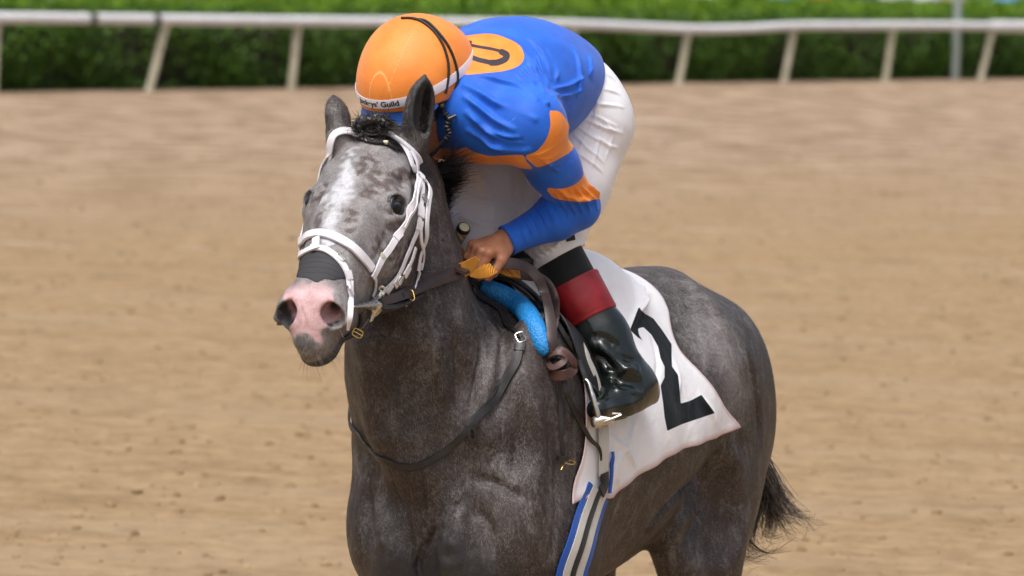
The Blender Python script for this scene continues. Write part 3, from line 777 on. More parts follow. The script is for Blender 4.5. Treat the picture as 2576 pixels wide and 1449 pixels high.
# ---- what grows on the horse
horse = new_mesh('racehorse', HV, HQ, M['coat'])
def hv(pts): return np.array([x[0] for x in (hit(HBVH, *p[:2]) for p in pts) if x is not None])
def blob(pts, r, soft=.5):
    """0..1 falloff round a line drawn over the coat"""
    p = hv(pts); 
    if len(p) == 0: return np.zeros(len(HV))
    d = np.full(len(HV), 9.0); m = np.linalg.norm(HV-p.mean(0), axis=1) < r+.45; d[m] = seg_dist(HV[m], p)
    return np.clip((r*(1+soft)-d)/(r*2*soft), 0, 1)
from mathutils import noise as mnoise
LOC = (HV-HO) @ HR; la, lw_, ln = LOC.T
headm = np.clip((1.0-np.linalg.norm((LOC-np.array([.28, 0, -.07]))/np.array([.40, .17, .20]), axis=1))*4+.8, 0, 1)
headm *= np.clip((la+.01)*12, 0, 1)
wob = np.zeros(len(HV)); idx = np.where(headm > 0)[0]
wob[idx] = [mnoise.noise(Vector(HV[i]*26)) for i in idx]
wob2 = np.zeros(len(HV)); wob2[idx] = [mnoise.noise(Vector(HV[i]*70)) for i in idx]
side = np.clip((-ln-.10)/.10, 0, 1)
grey = headm*(.44-.34*side+.16*wob)
white = np.maximum.reduce([blob([(882, 385), (872, 430), (860, 470)], .013, .9), blob([(860, 470), (846, 500)], .024, .8), blob([(848, 500), (835, 560), (822, 600)], .014, .9)])
white = np.clip(white*.9+(wob+wob2)*.8*(white > .02), 0, .95)*np.clip(headm*2, 0, 1)
brown = np.zeros(len(HV))
for pts, r in (([(905, 425), (935, 440), (965, 455)], .020), ([(905, 470), (935, 480), (960, 462)], .016), ([(985, 440), (1020, 448), (1040, 440)], .014), ([(812, 425), (785, 442)], .016), ([(812, 468), (800, 500)], .012),
               ([(848, 545), (862, 560)], .012), ([(800, 545), (800, 580)], .007), ([(925, 400), (915, 420)], .014), ([(880, 540), (878, 570)], .010), ([(990, 585), (960, 625), (1000, 640)], .018), ([(1030, 640), (1010, 700)], .022)):
    brown = np.maximum(brown, blob(pts, r*1.15, .8))
brown = np.clip(brown*(.72+1.1*wob2)+(wob+wob2)*.8*(brown > .03), 0, .9)*(1-white)
grey = np.clip(grey-brown*.50*headm, 0, 1)
# light hair on quarters, shoulder and chest; croup sheen and hip highlight painted in
for pts, r, k in (([(1690, 720), (1790, 830)], .09, .16), ([(1790, 860), (1840, 930), (1850, 1000)], .055, .30), ([(1245, 880), (1225, 1010)], .03, .10), ([(1400, 1180), (1420, 1240)], .05, .08), ([(1560, 1320), (1520, 1400)], .06, .08), ([(1215, 1170), (1300, 1200)], .05, .06), ([(1150, 1400), (1250, 1420)], .05, .08)):
    grey += blob(pts, r, 1.0)*k
skin = np.zeros(len(HV))
for w in (-1, 1):
    e = EYE(w); d = np.linalg.norm(HV-e, axis=1); skin = np.maximum(skin, np.clip((.036-d)/.012, 0, 1)*.95)
    d = np.linalg.norm(LOC-np.array([.567, w*.052, -.040]), axis=1); skin = np.maximum(skin, np.clip((.036-d)/.010, 0, 1)*(1 if w < 0 else .0))
mz = np.clip((la-.50)/.04, 0, 1)
skin = np.maximum(skin, mz*np.clip((-ln-.118+.01*wob)/.012, 0, 1)*.92)
pu, pv, _ = proj(HV)
pk = np.zeros(len(HV)); m = (la > .44) & (ln > -.13) & (abs(lw_) < .1)
psd = poly_sdf(pu[m], pv[m], [(716, 722), (735, 702), (760, 698), (772, 712), (795, 704), (838, 706), (838, 745), (856, 775), (852, 800), (828, 812), (822, 822), (806, 838), (812, 862), (795, 858), (775, 838), (740, 842), (735, 850), (733, 815), (728, 780), (712, 752)])
pk[m] = np.clip((-psd+8*wob[m]+6*wob2[m])/6+.5, 0, 1)
for (u, v, r) in ((755, 862, .020), (735, 870, .014), (780, 868, .012)):
    p = hit(HBVH, u, v)
    if p: dsk = np.clip((r+.004*wob-np.linalg.norm(HV-p[0], axis=1))/.006, 0, 1); skin = np.maximum(skin, dsk*.6); pk = pk*(1-dsk)
for (u, v, r) in ((832, 818, .012), (845, 812, .008), (822, 828, .006)):
    p = hit(HBVH, u, v)
    if p: dsk = np.clip((r+.005*wob2-np.linalg.norm(HV-p[0], axis=1))/.004, 0, 1); skin = np.maximum(skin, dsk*.9); pk = pk*(1-dsk)
rn_ = np.linalg.norm(LOC-np.array([.567, -.060, -.040]), axis=1); pk *= np.clip((rn_-.026)/.006, 0, 1)
pk *= mz
# ear linings
for tip, base in ((P(1069, 186, 12.66), P(1043, 348, 12.68)), (P(838, 239, 12.66), P(852, 334, 12.63))):
    ax = unit(tip-base); q = HV-base; t = q @ ax; L = np.linalg.norm(tip-base)
    m = (t > 0) & (np.linalg.norm(q-t[:, None]*ax, axis=1) < .05)
    skin[m & (t > .84*L)] = 1.0
    grey[m] *= .3; brown[m] = 0
ear_in = np.zeros(len(HV))
ax = unit(P(1069, 186, 12.66)-P(1043, 348, 12.68)); q = HV-P(1043, 348, 12.68); t = q @ ax
m = (t > .02) & (t < .155) & (np.linalg.norm(q-t[:, None]*ax, axis=1) < .045)
fc = unit(ROT @ np.array([.62, 0, .78])); m2 = m & ((HNM @ fc) > .25) & (((q-t[:, None]*ax) @ fc) < .020)
skin[m2] = .95
for k, a_ in (('grey', grey), ('brown', brown), ('white', white), ('skin', skin), ('pink', pk)):
    at = horse.data.attributes.new(k, 'FLOAT', 'POINT'); at.data.foreach_set('value', a_.astype(np.float32))
hbase = H(.7, 0, 0); recentre(horse, hbase)
tag(horse, 'dark dappled grey racehorse with white blaze and pink muzzle, turned towards the camera', 'horse')
def on_horse(name, V, Q, mat, smooth=True, parent=None, **kw):
    return hang(new_mesh(name, V, Q, mat, smooth=smooth, **kw), parent or horse)
def ball(c, r, R=None, n=20):
    th = np.linspace(0, math.pi, n); ph = np.linspace(0, 2*math.pi, 2*n, endpoint=False); T_, F_ = np.meshgrid(th, ph, indexing='ij')
    V = np.stack([np.sin(T_)*np.cos(F_), np.sin(T_)*np.sin(F_), np.cos(T_)], -1).reshape(-1, 3)*np.asarray(r)
    if R is not None: V = V @ np.asarray(R).T
    V = V+c; m = 2*n; i, j = np.meshgrid(np.arange(n-1), np.arange(m), indexing='ij')
    return V, np.stack([i*m+j, (i+1)*m+j, (i+1)*m+(j+1) % m, i*m+(j+1) % m], -1).reshape(-1, 4)
for w in (-1, 1):
    e = EYE(w); out = unit(HW*w*.80+HU*.42-HA*.05)
    V, Q = ball(e+out*.0002, .0243); ey = on_horse('eye', V, Q, M['eye'])
    sv = unit(np.cross(out, HA)*w); sv = sv if sv @ HU > 0 else -sv; ang = np.linspace(0, 2*math.pi, 33)
    cc = np.array([e+out*(.0165-.003*abs(math.cos(a)))+HA*.0225*math.cos(a)+sv*(.0205 if math.sin(a) > 0 else .0195)*math.sin(a)*(.92 if math.sin(a) > 0 else 1) for a in ang])
    V, Q = tube(cc, .0026+.0022*np.clip(np.sin(ang), 0, 1), 8); hang(new_mesh('eyelid', V, Q, M['lid']), horse)
    cc = np.array([e+out*(.0150-.003*abs(math.cos(a)))+HA*.0255*math.cos(a)+sv*(.0275*math.sin(a)+.001) for a in np.linspace(.15, math.pi-.15, 20)])
    V, Q = tube(cc, .0026*np.sin(np.linspace(.2, math.pi-.2, 20)), 8); hang(new_mesh('eyelid', V, Q, M['lid']), horse)

# mane, forelock plait, tail, whiskers
def flow(p0, p1, sag, n=12, curl=0.0):
    t = np.linspace(0, 1, n)[:, None]; mid = (p0+p1)/2+sag
    c = p0*(1-t)**2+mid*2*t*(1-t)+p1*t*t
    if curl: c = c+np.cross(unit(p1-p0), RNG.normal(size=3))*(np.sin(t*math.pi*2+RNG.random()*6)*curl*t)
    return c
def lock(guide, n, s0, s1, wob=.004, m=14, jit=.10):
    """n hairs that run together along a guide line, loosening towards the tips"""
    out = []; g = spline(guide, m); t = np.linspace(0, 1, m)[:, None]
    for _ in range(n):
        o0 = RNG.normal(size=3)*s0; o1 = RNG.normal(size=3)*s1; ph = RNG.random()*6; f = 1-jit*RNG.random()
        gg = spline(g[:max(4, int(m*f))], m) if f < .97 else g
        out.append(gg+o0*(1-t)+o1*t+RNG.normal(size=3)*wob*np.sin(t*4+ph)*t)
    return out
S = []
def PP(*q): return [P(*x) for x in q]
for i in range(46):      # locks that sweep up and back over the rider's chest
    k = RNG.random(); r = P(1062+34*k+4*RNG.normal(), 425+165*k, 12.84+.10*k); kk = k+RNG.normal()*.10
    mid = P(1115+12*k, 415+110*kk, 12.80+.10*k); tip = P(1206-62*kk+10*RNG.normal(), 388+128*kk+8*RNG.normal(), 12.76+.12*k+.02*RNG.normal())
    S += lock([r, mid, tip], 46, .006, .008, .005, 14, .35)
for i in range(9):
    tip = P(1150+14*RNG.normal(), 345+16*RNG.normal(), 12.70); S += lock([P(1085, 430, 12.84), P(1130+8*RNG.normal(), 400, 12.78), tip], 7, .008, .010, .008, 12, .4)
for i in range(40):      # short hair down the crest to the withers
    k = RNG.random(); r = P(1085+68*k, 590+150*k, 13.00+.10*k); S += lock([r, r+ROT @ np.array([.018, -.008, -.01]), r+ROT @ np.array([.024+.01*RNG.normal(), -.040, -.02])], 22, .007, .006, .003, 7, .3)
for i in range(10):
    r = P(1102+4*RNG.normal(), 605+10*RNG.normal(), 12.98); S += lock([r, r+ROT @ np.array([.022, .004, 0]), r+ROT @ np.array([.042+.008*RNG.normal(), .016*RNG.normal(), 0])], 4, .004, .007, .004, 7, .3)
V, Q = strands(S, .0011); on_horse('mane', V, Q, M['hair'])
# clump body of the mane so that no light shows through
V, Q = tube(spline([P(968, 350, 12.76), P(1040, 410, 12.88), P(1074, 490, 12.97), P(1066, 560, 13.06), P(1084, 650, 13.12), P(1165, 735, 13.15), P(1215, 745, 13.16)], 40), np.concatenate([np.linspace(.028, .034, 20), np.linspace(.034, .030, 20)]), 12)
on_horse('mane_base', V, Q, M['hair'])
# forelock: a knot of plait between the ears and the plait laid across the forehead
def plait(pts, r0, r1, n, name):
    c = spline(pts, n*6); parts = []
    ph = np.arange(len(c))/6*math.pi; rr = np.linspace(r0, r1, len(c)); T, N, B = frames(c, np.tile(HU, (len(c), 1)))
    for k in range(3):
        a = ph+k*2*math.pi/3
        parts.append(tube(c+B*(np.sin(a)*rr*.75)[:, None]+N*(np.sin(2*a)*rr*.35)[:, None], rr*.62, 8))
    V, Q = merge(parts); return on_horse(name, V, Q, M['hair'])
fk = [hit(HBVH, u, v, .006)[0] for u, v in ((902, 343), (912, 352), (928, 359), (948, 363), (965, 364))]
fo = plait(fk, .009, .0045, 9, 'forelock')
V, Q = tube(np.array([fk[-1]-HW*.002, fk[-1]+HW*.008]), .0050, 10); hang(new_mesh('elastic_band', V, Q, M['cap_cream']), horse)
S = []
bun = [(900, 328), (902, 314), (914, 304), (934, 299), (956, 301), (974, 310), (972, 322), (952, 327), (930, 325), (918, 316), (936, 310), (954, 314)]
plait([P(u, v, 12.595-.012*math.sin(k*.6)) for k, (u, v) in enumerate(bun)], .0115, .009, 13, 'forelock')
V, Q = ball(P(937, 317, 12.63), (.030, .033, .022), HR, 12); on_horse('forelock', V, Q, M['hair'])
S = []
for i in range(1500):
    u, v = bun[int(RNG.integers(len(bun)))]; p = P(u+8*RNG.normal(), v+6*RNG.normal(), 12.585); e = p+ROT @ np.array([RNG.normal(.006, .016), RNG.normal(-.004, .006), RNG.normal(.003, .004)])
    S.append(flow(p, e, ROT @ np.array([0, .004, .003]), 6, .002))
for i in range(60): p = P(900+90*RNG.random(), 302+10*RNG.random(), 12.61); S.append(flow(p, p+ROT @ np.array([RNG.normal()*.012, .022+.01*RNG.random(), 0]), ROT @ np.array([.004*RNG.normal(), 0, 0]), 6))
for i in range(260):
    e = hit(HBVH, 1000+22*RNG.random(), 368+22*RNG.random(), .004); p = fk[-1]+RNG.normal(size=3)*.002
    if e: S.append(flow(p, e[0], HU*.008, 7, .001))
V, Q = strands(S, .0011); on_horse('forelock', V, Q, M['hair'])
# tail
S = []; T0 = H(1.56, .02, 1.22)
def tailpt(u, v, dd=0): return P(u, v, 14.30+dd)
for i in range(46):
    k = RNG.random(); p = T0+RNG.normal(size=3)*np.array([.015, .015, .03])
    if k < .62:
        a = RNG.random(); g = [p, tailpt(1905-22*a, 1200, .03*RNG.normal()), tailpt(1890-38*a+8*RNG.normal(), 1290, .04*RNG.normal()), tailpt(1905-55*a+18*RNG.normal(), 1365+12*RNG.normal(), .05*RNG.normal()), tailpt(1925-60*a+26*RNG.normal(), 1392+12*RNG.normal()-20*(1-a), .05*RNG.normal())]
    else:
        a = RNG.random(); g = [p, tailpt(1925, 1190+20*a, .03*RNG.normal()), tailpt(1945+10*RNG.normal(), 1245+25*a, .03*RNG.normal()), tailpt(1960+22*RNG.normal(), 1305+14*RNG.normal(), .04*RNG.normal()), tailpt(1985+30*RNG.normal(), 1320+22*RNG.normal(), .04*RNG.normal())]
    S += lock(g, 13, .010, .013, .012, 16, .3)
for g, n_, s1 in (([(1925, 1165), (1958, 1235), (1995, 1290), (2030, 1305), (2036, 1290)], 110, .010), ([(1920, 1190), (1948, 1260), (1966, 1312), (1985, 1340), (2008, 1338)], 90, .009), ([(1912, 1215), (1928, 1290), (1926, 1335), (1942, 1352), (1966, 1345)], 80, .009), ([(1898, 1235), (1893, 1305), (1872, 1360), (1866, 1386), (1890, 1398)], 150, .014),
    ([(1915, 1225), (1942, 1285), (1948, 1318), (1940, 1345)], 90, .008), ([(1852, 1378), (1900, 1396), (1940, 1374), (1962, 1330)], 26, .008), ([(1880, 1250), (1868, 1320), (1846, 1376), (1880, 1398), (1930, 1404)], 90, .010), ([(1930, 1200), (1972, 1262), (2010, 1296), (2040, 1330), (2070, 1332)], 36, .012), ([(1930, 1190), (1990, 1262), (2040, 1292)], 14, .006)):
    S += lock([T0]+[tailpt(u_, v_, .03*RNG.normal()) for u_, v_ in g], n_, .012, s1, .008, 20, .25)
S.append(spline([T0, tailpt(1900, 1200), tailpt(1930, 1265), tailpt(1965, 1320), tailpt(2000, 1352), tailpt(2022, 1355), tailpt(2032, 1320), tailpt(2036, 1295)], 30))
S.append(spline([T0, tailpt(1940, 1190), tailpt(1985, 1240), tailpt(2028, 1282), tailpt(2038, 1290)], 20))
S.append(spline([T0, tailpt(1945, 1150), tailpt(1970, 1130), tailpt(1992, 1112)], 14))
S.append(spline([T0, tailpt(1930, 1270), tailpt(2000, 1330), tailpt(2060, 1330), tailpt(2072, 1300)], 22))
for k in range(14): S.append(spline([tailpt(1860, 1330), tailpt(1875+4*k, 1385+RNG.normal()*8), tailpt(1935+5*k, 1405-3*k+RNG.normal()*8)], 12))
V, Q = strands(S, .0021); on_horse('tail', V, Q, M['tail'])
V, Q = tube(spline([H(1.47, .01, 1.42), H(1.56, .02, 1.34), H(1.585, .02, 1.20), tailpt(1880, 1230), tailpt(1862, 1330)], 24), np.linspace(.045, .030, 24), 12); on_horse('tail_dock', V, Q, M['tail'])
# hair inside the ears
S = []
eb, et = P(1043, 348, 12.68), P(1069, 186, 12.66); fc_ = unit(ROT @ np.array([.62, 0, .78]))
for i in range(420):
    k = .85*RNG.random(); x = hit(HBVH, 1046+20*k+(22-10*k)*RNG.random()*1.0+4, 335-130*k+4*RNG.normal())
    if x is None or proj(x[0])[2] > 12.72: continue
    S.append(flow(x[0]-fc_*.002, x[0]+fc_*.006+unit(et-eb)*RNG.uniform(.006, .014)+RNG.normal(size=3)*.002, fc_*.002, 5))
if S: V, Q = strands(S, .0014); on_horse('ear_hair', V, Q, M['hair'])
# whiskers and eyelashes
S = []
for i in range(150):
    u, v = random.choice([(840, 868), (825, 890), (800, 905), (770, 900), (735, 880), (722, 850), (845, 840), (712, 815), (855, 800), (700, 780), (790, 890)])
    p = hit(HBVH, u+RNG.normal()*8, v+RNG.normal()*8)
    if p is None: continue
    L = RNG.uniform(.012, .045) if v > 830 else RNG.uniform(.006, .02)
    S.append(flow(p[0], p[0]+p[1]*L*.8+ROT @ np.array([.25, -.6, 0])*L, p[1]*L*.2, 6))
for i in range(24):
    e = EYE(1); out = unit(HW*.80+HU*.42-HA*.05); p = e+out*.016+HU*.014-HA*.012+HA*.026*RNG.random(); S.append(flow(p, p+out*.014+HU*.004*RNG.normal()-HU*.006, HU*.002, 5))
for k in range(7):
    p = hit(HBVH, 757+RNG.normal(), 476); 
    if p: S.append(flow(p[0], P(750+RNG.normal()*3, 478+RNG.normal()*4, 12.5), np.zeros(3), 4))
V, Q = strands(S, .0006); tag(on_horse('whiskers', V, Q, M['tail']), kind='stuff')
for w in (-1, 1):
    for s_, yy in ((.19, 1), (1.24, 1)):
        V, Q = tube(np.array([H(s_-.02, w*.155, .0), H(s_, w*.155, .05), H(s_+.015, w*.155, .085)]), [.066, .058, .050], 18); on_horse('hoof', V, Q, M['hoof'])

# the coat itself: short hairs lying along the body, one triangle each
def coat_hair(n):
    A = HV[HQ[:, 0]]; B_ = HV[HQ[:, 1]]; C_ = HV[HQ[:, 2]]; D_ = HV[HQ[:, 3]]
    ar = np.linalg.norm(np.cross(C_-A, D_-B_), axis=1)*.5; cen = (A+B_+C_+D_)/4; s_, t_, z_ = to_H(cen)
    ar = ar*((z_ > .70) & (t_ > -.22) | (z_ > 1.5)); ar = ar*(1-.75*np.clip(skin+pk, 0, 1)[HQ[:, 0]])
    hl = np.linalg.norm((cen-HO), axis=1) < .75; ar = ar*np.where(hl, 1.5, 1)
    f = RNG.choice(len(HQ), n, p=ar/ar.sum()); a, b = RNG.random((2, n, 1))
    p = (A[f]*(1-a)+B_[f]*a)*(1-b)+(D_[f]*(1-a)+C_[f]*a)*b; N = HNM[HQ[f, 0]]
    w8 = headm[HQ[f, 0]][:, None]; swirl = 2.2*np.sin(p @ np.array([5.1, 3.3, 4.0]))[:, None]
    body = BK*.75+np.array([0, 0, -.8])+LF*.25*swirl*.4; d = body*(1-np.clip(w8*2, 0, 1))+HA*np.clip(w8*2, 0, 1)
    d = d+RNG.normal(size=(n, 3))*.28; d = d-(d*N).sum(1, keepdims=True)*N; d /= np.linalg.norm(d, axis=1, keepdims=True)
    L = RNG.uniform(.004, .009, (n, 1))*(1-.4*np.clip(w8*2, 0, 1)); sd_ = np.cross(d, N)*RNG.uniform(.00022, .0004, (n, 1))
    V = np.stack([p-sd_+N*.0002, p+sd_+N*.0002, p+d*L+N*L*RNG.uniform(.10, .26, (n, 1))], 1).reshape(-1, 3)
    tone = np.clip(RNG.normal(.5, .34, n), 0, 1); at = {'tone': np.repeat(tone, 3)}
    for k, v in (('grey', grey), ('brown', brown), ('white', white), ('skin', skin), ('pink', pk)): at[k] = np.repeat(v[HQ[f, 0]], 3)
    o = on_horse('coat_hair', V, np.arange(3*n).reshape(-1, 3), M['coat_hair'], smooth=False, attrs=at); tag(o, kind='stuff')
    return o
coat_hair(NHAIR)
# ------------------------------------------------------------------ rider
SHL, SHR = H(.125, .155, 1.968), H(.19, -.165, 1.975)
ELL, ELR = P(1452, 520, 13.00), H(.36, -.27, 1.74)
WRL, WRR = P(1268, 608, 12.93), H(.28, -.10, 1.64)
HPL, HPR = H(.52, .100, 1.965), H(.52, -.105, 1.975)
KNL, KNR = P(1384, 606, 13.09), H(.36, -.085, 1.70)
ANL, ANR = P(1566, 945, 13.05), H(.46, -.31, 1.37)
NK = H(.12, .0, 2.00)
HC = P(1047, 216, 12.86)
_f = unit([-.42, -.68, -.60]); _u0 = np.array([-.30, -.42, .86]); HDU = unit(_u0-(_u0 @ _f)*_f); HDF = _f; HDL = np.cross(HDU, HDF)
# HDL points to the rider's left
HDR = np.stack([HDF, HDL, HDU], 1)
def K(f, l, u): return HC+HDF*f+HDL*l+HDU*u
def KH(f, l, u): return K(f, l-.006, u+.030)
def torso(s, g=0.0, jersey=False):
    """g: how much looser than the skin"""
    s.el(H(.28, 0, 2.035), (.19+g, .175+g, .125+g), .08, rotm(0, math.radians(-14), 0, HB))
    s.el(H(.41, 0, 2.055), (.18+g, .155+g, .115+g), .08, rotm(0, math.radians(6), 0, HB))
    s.rc(SHL+[0, 0, -.005], SHR, .068+g, .068+g, .06)
    s.rc(H(.20, 0, 2.04), NK, .09+g, .062+g*.4, .05)
def arms(s, g, a=True, right=True):
    for S_, E_, W_ in ((SHL, ELL, WRL), (SHR, ELR, WRR))[:2 if right else 1]:
        s.chain([(S_, .062+g), (S_*.5+E_*.5, .049+g), (E_, .042+g)], .04)
        s.chain([(E_, .041+g), (E_*.7+W_*.3, .043+g*.9), (W_, .0255+g*.45)], .02)
def legs(s, g, lo=1.0):
    for Hp, Kn in ((HPL, KNL), (HPR, KNR)):
        s.chain([(Hp, .098+g), (Hp*.5+Kn*.5, .083+g), (Kn, .056+g)], .05)
    s.el(H(.565, .080, 1.965), (.115+g, .085+g, .13+g), .06, HB); s.el(H(.565, -.085, 1.965), (.115+g, .085+g, .13+g), .06, HB)
    s.el(H(.49, 0, 2.035), (.11+g, .14+g, .10+g), .07, HB)

# hand frames: wrist -> knuckles
def hand(s, W_, out, dn, side, rad=1.0):
    """out: knuckle direction, dn: from the back of the hand to the palm, side: towards the thumb"""
    out = unit(out); dn = unit(dn-(dn @ out)*out); th = unit(side-(side @ out)*out-(side @ dn)*dn)
    def q(a, b, c): return W_+out*a+th*b+dn*c
    s.el(q(.045, 0, .002), (.046, .038, .015), .014, np.stack([out, th, dn], 1))
    s.rc(W_-out*.03, q(.02, 0, 0), .026, .024, .015)
    for i, (b, L) in enumerate(((.029, .042), (.010, .046), (-.010, .043), (-.028, .035))):
        k = q(.080-.004*abs(i-1), b, -.002); p1 = k+out*L*.45+dn*L*.72; p2 = p1-out*L*.35+dn*L*.62; p3 = p2-out*L*.62+dn*L*.02
        s.rc(q(.03, b*.8, -.003), k, .010, .0108, .008); s.rc(k, p1, .0108, .0096, .004); s.rc(p1, p2, .0094, .0086, .003); s.rc(p2, p3, .0084, .0074, .003)
        s.el(k-dn*.003, (.011, .010, .009), .005, np.stack([out, th, dn], 1))
    t0 = q(.018, .026, .006); t1 = q(.050, .044, .016); t2 = q(.072, .046, .036); t3 = q(.080, .036, .054)
    s.rc(t0, t1, .015, .0125, .012); s.rc(t1, t2, .0118, .0104, .004); s.rc(t2, t3, .0102, .0082, .003)
    s.el(t3+out*.006, (.008, .007, .006), .002, np.stack([out, th, dn], 1))
    return q

def body_solid():
    s = Solid(); torso(s); arms(s, 0); legs(s, 0)
    for Kn, An, w in ((KNL, ANL, 1), (KNR, ANR, -1)):
        ft = unit(-BK*.85-LF*.12*w-np.array([0, 0, .22]))
        s.chain([(Kn, .052), (Kn*.62+An*.38, .050), (An, .034)], .04)
        s.chain([(An+BK*.02-[0, 0, .035], .028), (An+ft*.09-[0, 0, .045], .024), (An+ft*.14-[0, 0, .048], .018)], .03)
    s.rc(NK, K(-.045, 0, -.075), .060, .056, .03)
    # head
    s.el(K(-.010, 0, .012), (.098, .078, .098), .02, HDR)
    s.el(K(.035, 0, -.062), (.062, .062, .082), .035, HDR)
    s.rc(K(.075, .0, -.128), K(.070, 0, -.118), .022, .024, .03)                       # chin
    for w in (-1, 1):
        s.rc(K(.005, w*.052, -.098), K(.060, w*.022, -.128), .018, .016, .03)            # jaw
        s.el(K(.068, w*.038, -.052), (.022, .024, .018), .015, HDR)                     # cheekbone
        s.el(K(.086, w*.031, -.016), (.017, .019, .012), .008, HDR, op=-1)              # eye socket
        s.el(K(.074, w*.031, -.018), (.013, .013, .013), .006, HDR)
        s.rc(K(.088, w*.016, -.001), K(.080, w*.046, .000), .007, .006, .010)
        s.el(K(-.012, w*.079, -.030), (.018, .007, .031), .005, HDR)                    # ear
        s.el(K(-.010, w*.085, -.026), (.010, .005, .019), .004, HDR, op=-1)
        s.el(K(-.007, w*.083, -.052), (.009, .005, .009), .004, HDR)
    s.rc(K(.092, 0, -.012), K(.118, 0, -.050), .009, .013, .010)
    for w in (-1, 1): s.el(K(.106, w*.012, -.054), (.010, .008, .007), .006, HDR)
    s.rc(K(.094, -.020, -.087), K(.094, .020, -.087), .008, .008, .008); s.rc(K(.090, -.018, -.100), K(.090, .018, -.100), .009, .009, .008)
    s.rc(K(.106, -.024, -.0935), K(.106, .024, -.0935), .0025, .0025, .004, op=-1)
    # hands round the reins
    hand(s, WRL, P(1180, 640, 12.86)-WRL, np.array([-.25, .15, -1.0]), np.array([0.30, -1.0, -.15]))
    hand(s, WRR, -BK*.9+LF*.3, np.array([0, 0, -1.0]), LF)
    return s
BS = body_solid(); BV, BQ = BS.mesh(.0040 if RES == 'fine' else .006)
person = new_mesh('person', BV, BQ, M['skin'])
tag(person, 'jockey in blue and orange silks and orange helmet crouching on the grey horse', 'person')
recentre(person, H(.6, 0, 0))
def wear(name, V, Q, mat, parent=None, **kw): return hang(new_mesh(name, V, Q, mat, **kw), parent or person)

# jersey
class Union(Solid):
    def __init__(s, L, ks): s.L = L; s.ks = ks; s.p = sum([x.p for x in L], [])
    def blocks(s, B, cen, half):
        d = s.L[0].blocks(B, cen, half)
        for x, k in zip(s.L[1:], s.ks): d = s.mix(d, x.blocks(B, cen, half), k, 1)
        return d
JT = Solid(); torso(JT, .022)
JT.el(H(.46, .01, 2.062), (.17, .145, .112), .06, HB)
JT.cut(H(.545, 0, 2.125), BK*.78+np.array([0, 0, -.62])+LF*.05, .02); JT.cut(H(.30, 0, 1.885), BK*.10+np.array([0, 0, -1]), .02)
_np = K(-.045, 0, -.085); JC = Solid(); JC.rc(NK-(_np-NK)*.3, NK*.4+_np*.6, .078, .064, .02); JC.cut(NK*.55+_np*.45, unit(_np-NK), .004)
def sleeve(S_, E_, W_):
    a = Solid(); a.chain([(S_, .066), (S_*.5+E_*.5, .0555), (E_, .050)], .04)
    a.chain([(E_, .049), (E_*.7+W_*.3, .050), (W_, .0315), (W_+(W_-E_)*.1, .0305)], .02); a.cut(W_+unit(E_-W_)*.004, W_-E_, .003); return a
JA = sleeve(SHL, ELL, WRL); JA2 = sleeve(SHR, ELR, WRR)
JS = Union([JT, JC, JA, JA2], [.03, .035, .035])
JV, JQ = JS.mesh(.0029 if RES == 'fine' else .006); JN = normals_of(JV, JQ); JB = bvh_of(JV, JQ)
F_ = []
for i in range(9):        # gathers from the back of the armhole
    a = i/8; F_.append(([(1372+6*a, 262+4*a), (1345+26*a-10*(1-a), 215-12*a), (1300+60*a, 168-30*a+20*(1-a))], .0050, .0058*(1-.3*abs(a-.5))))
F_ += [([(1170, 215), (1250, 262), (1345, 300)], .010, .008), ([(1170, 245), (1230, 290), (1290, 325)], .009, .007), ([(1175, 285), (1230, 330), (1300, 350)], .010, .008), ([(1200, 190), (1290, 215), (1350, 250)], .008, .006),
       ([(1180, 330), (1240, 365), (1330, 378)], .010, .008), ([(1200, 310), (1260, 345), (1310, 352)], .006, -.006), ([(1310, 120), (1340, 170), (1368, 235)], .007, .006), ([(1440, 120), (1455, 180), (1452, 240)], .007, .006), ([(1465, 90), (1478, 140), (1482, 190)], .006, .007),
       ([(1380, 130), (1400, 190), (1396, 255)], .008, .004), ([(1330, 100), (1365, 140), (1385, 200)], .007, .005), ([(1390, 225), (1430, 215), (1462, 195)], .006, .005), ([(1386, 245), (1425, 240), (1462, 225)], .006, .005)]
for i in range(12):       # the stretch sleeve creases across the forearm
    a = i/11; x = 1498-190*a; y = 500+92*a-20*math.sin(a*3)
    F_.append(([(x-2-16*(1-a), y-34+6*a), (x+6, y-4), (x+22-6*a, y+28-10*a)], .0036+.001*(i % 3 == 0), (.0050-.0018*a)*(1 if i % 4 else 1.3)))
for i in range(5): a = i/4; F_.append(([(1395+10*i, 470+8*i), (1440+6*i, 492+3*i), (1492, 492+4*i)], .0030, .0026))
for i in range(4): F_.append(([(1335+12*i, 392-6*i+10*i), (1370+10*i, 380+16*i), (1412+8*i, 350+20*i)], .005, .0028))
nz = np.array([mnoise.noise(Vector(p*7))*.004+mnoise.noise(Vector(p*16))*.0015 for p in JV])
F_ = [(a, max(.0034, b*.68), c*1.8) for a, b, c in F_]
JV = fold(JV+JN*nz[:, None], JN, JB, F_)
ju, jv, _ = proj(JV); ax = unit(ELL-SHL); q = JV-SHL; tt = q @ ax
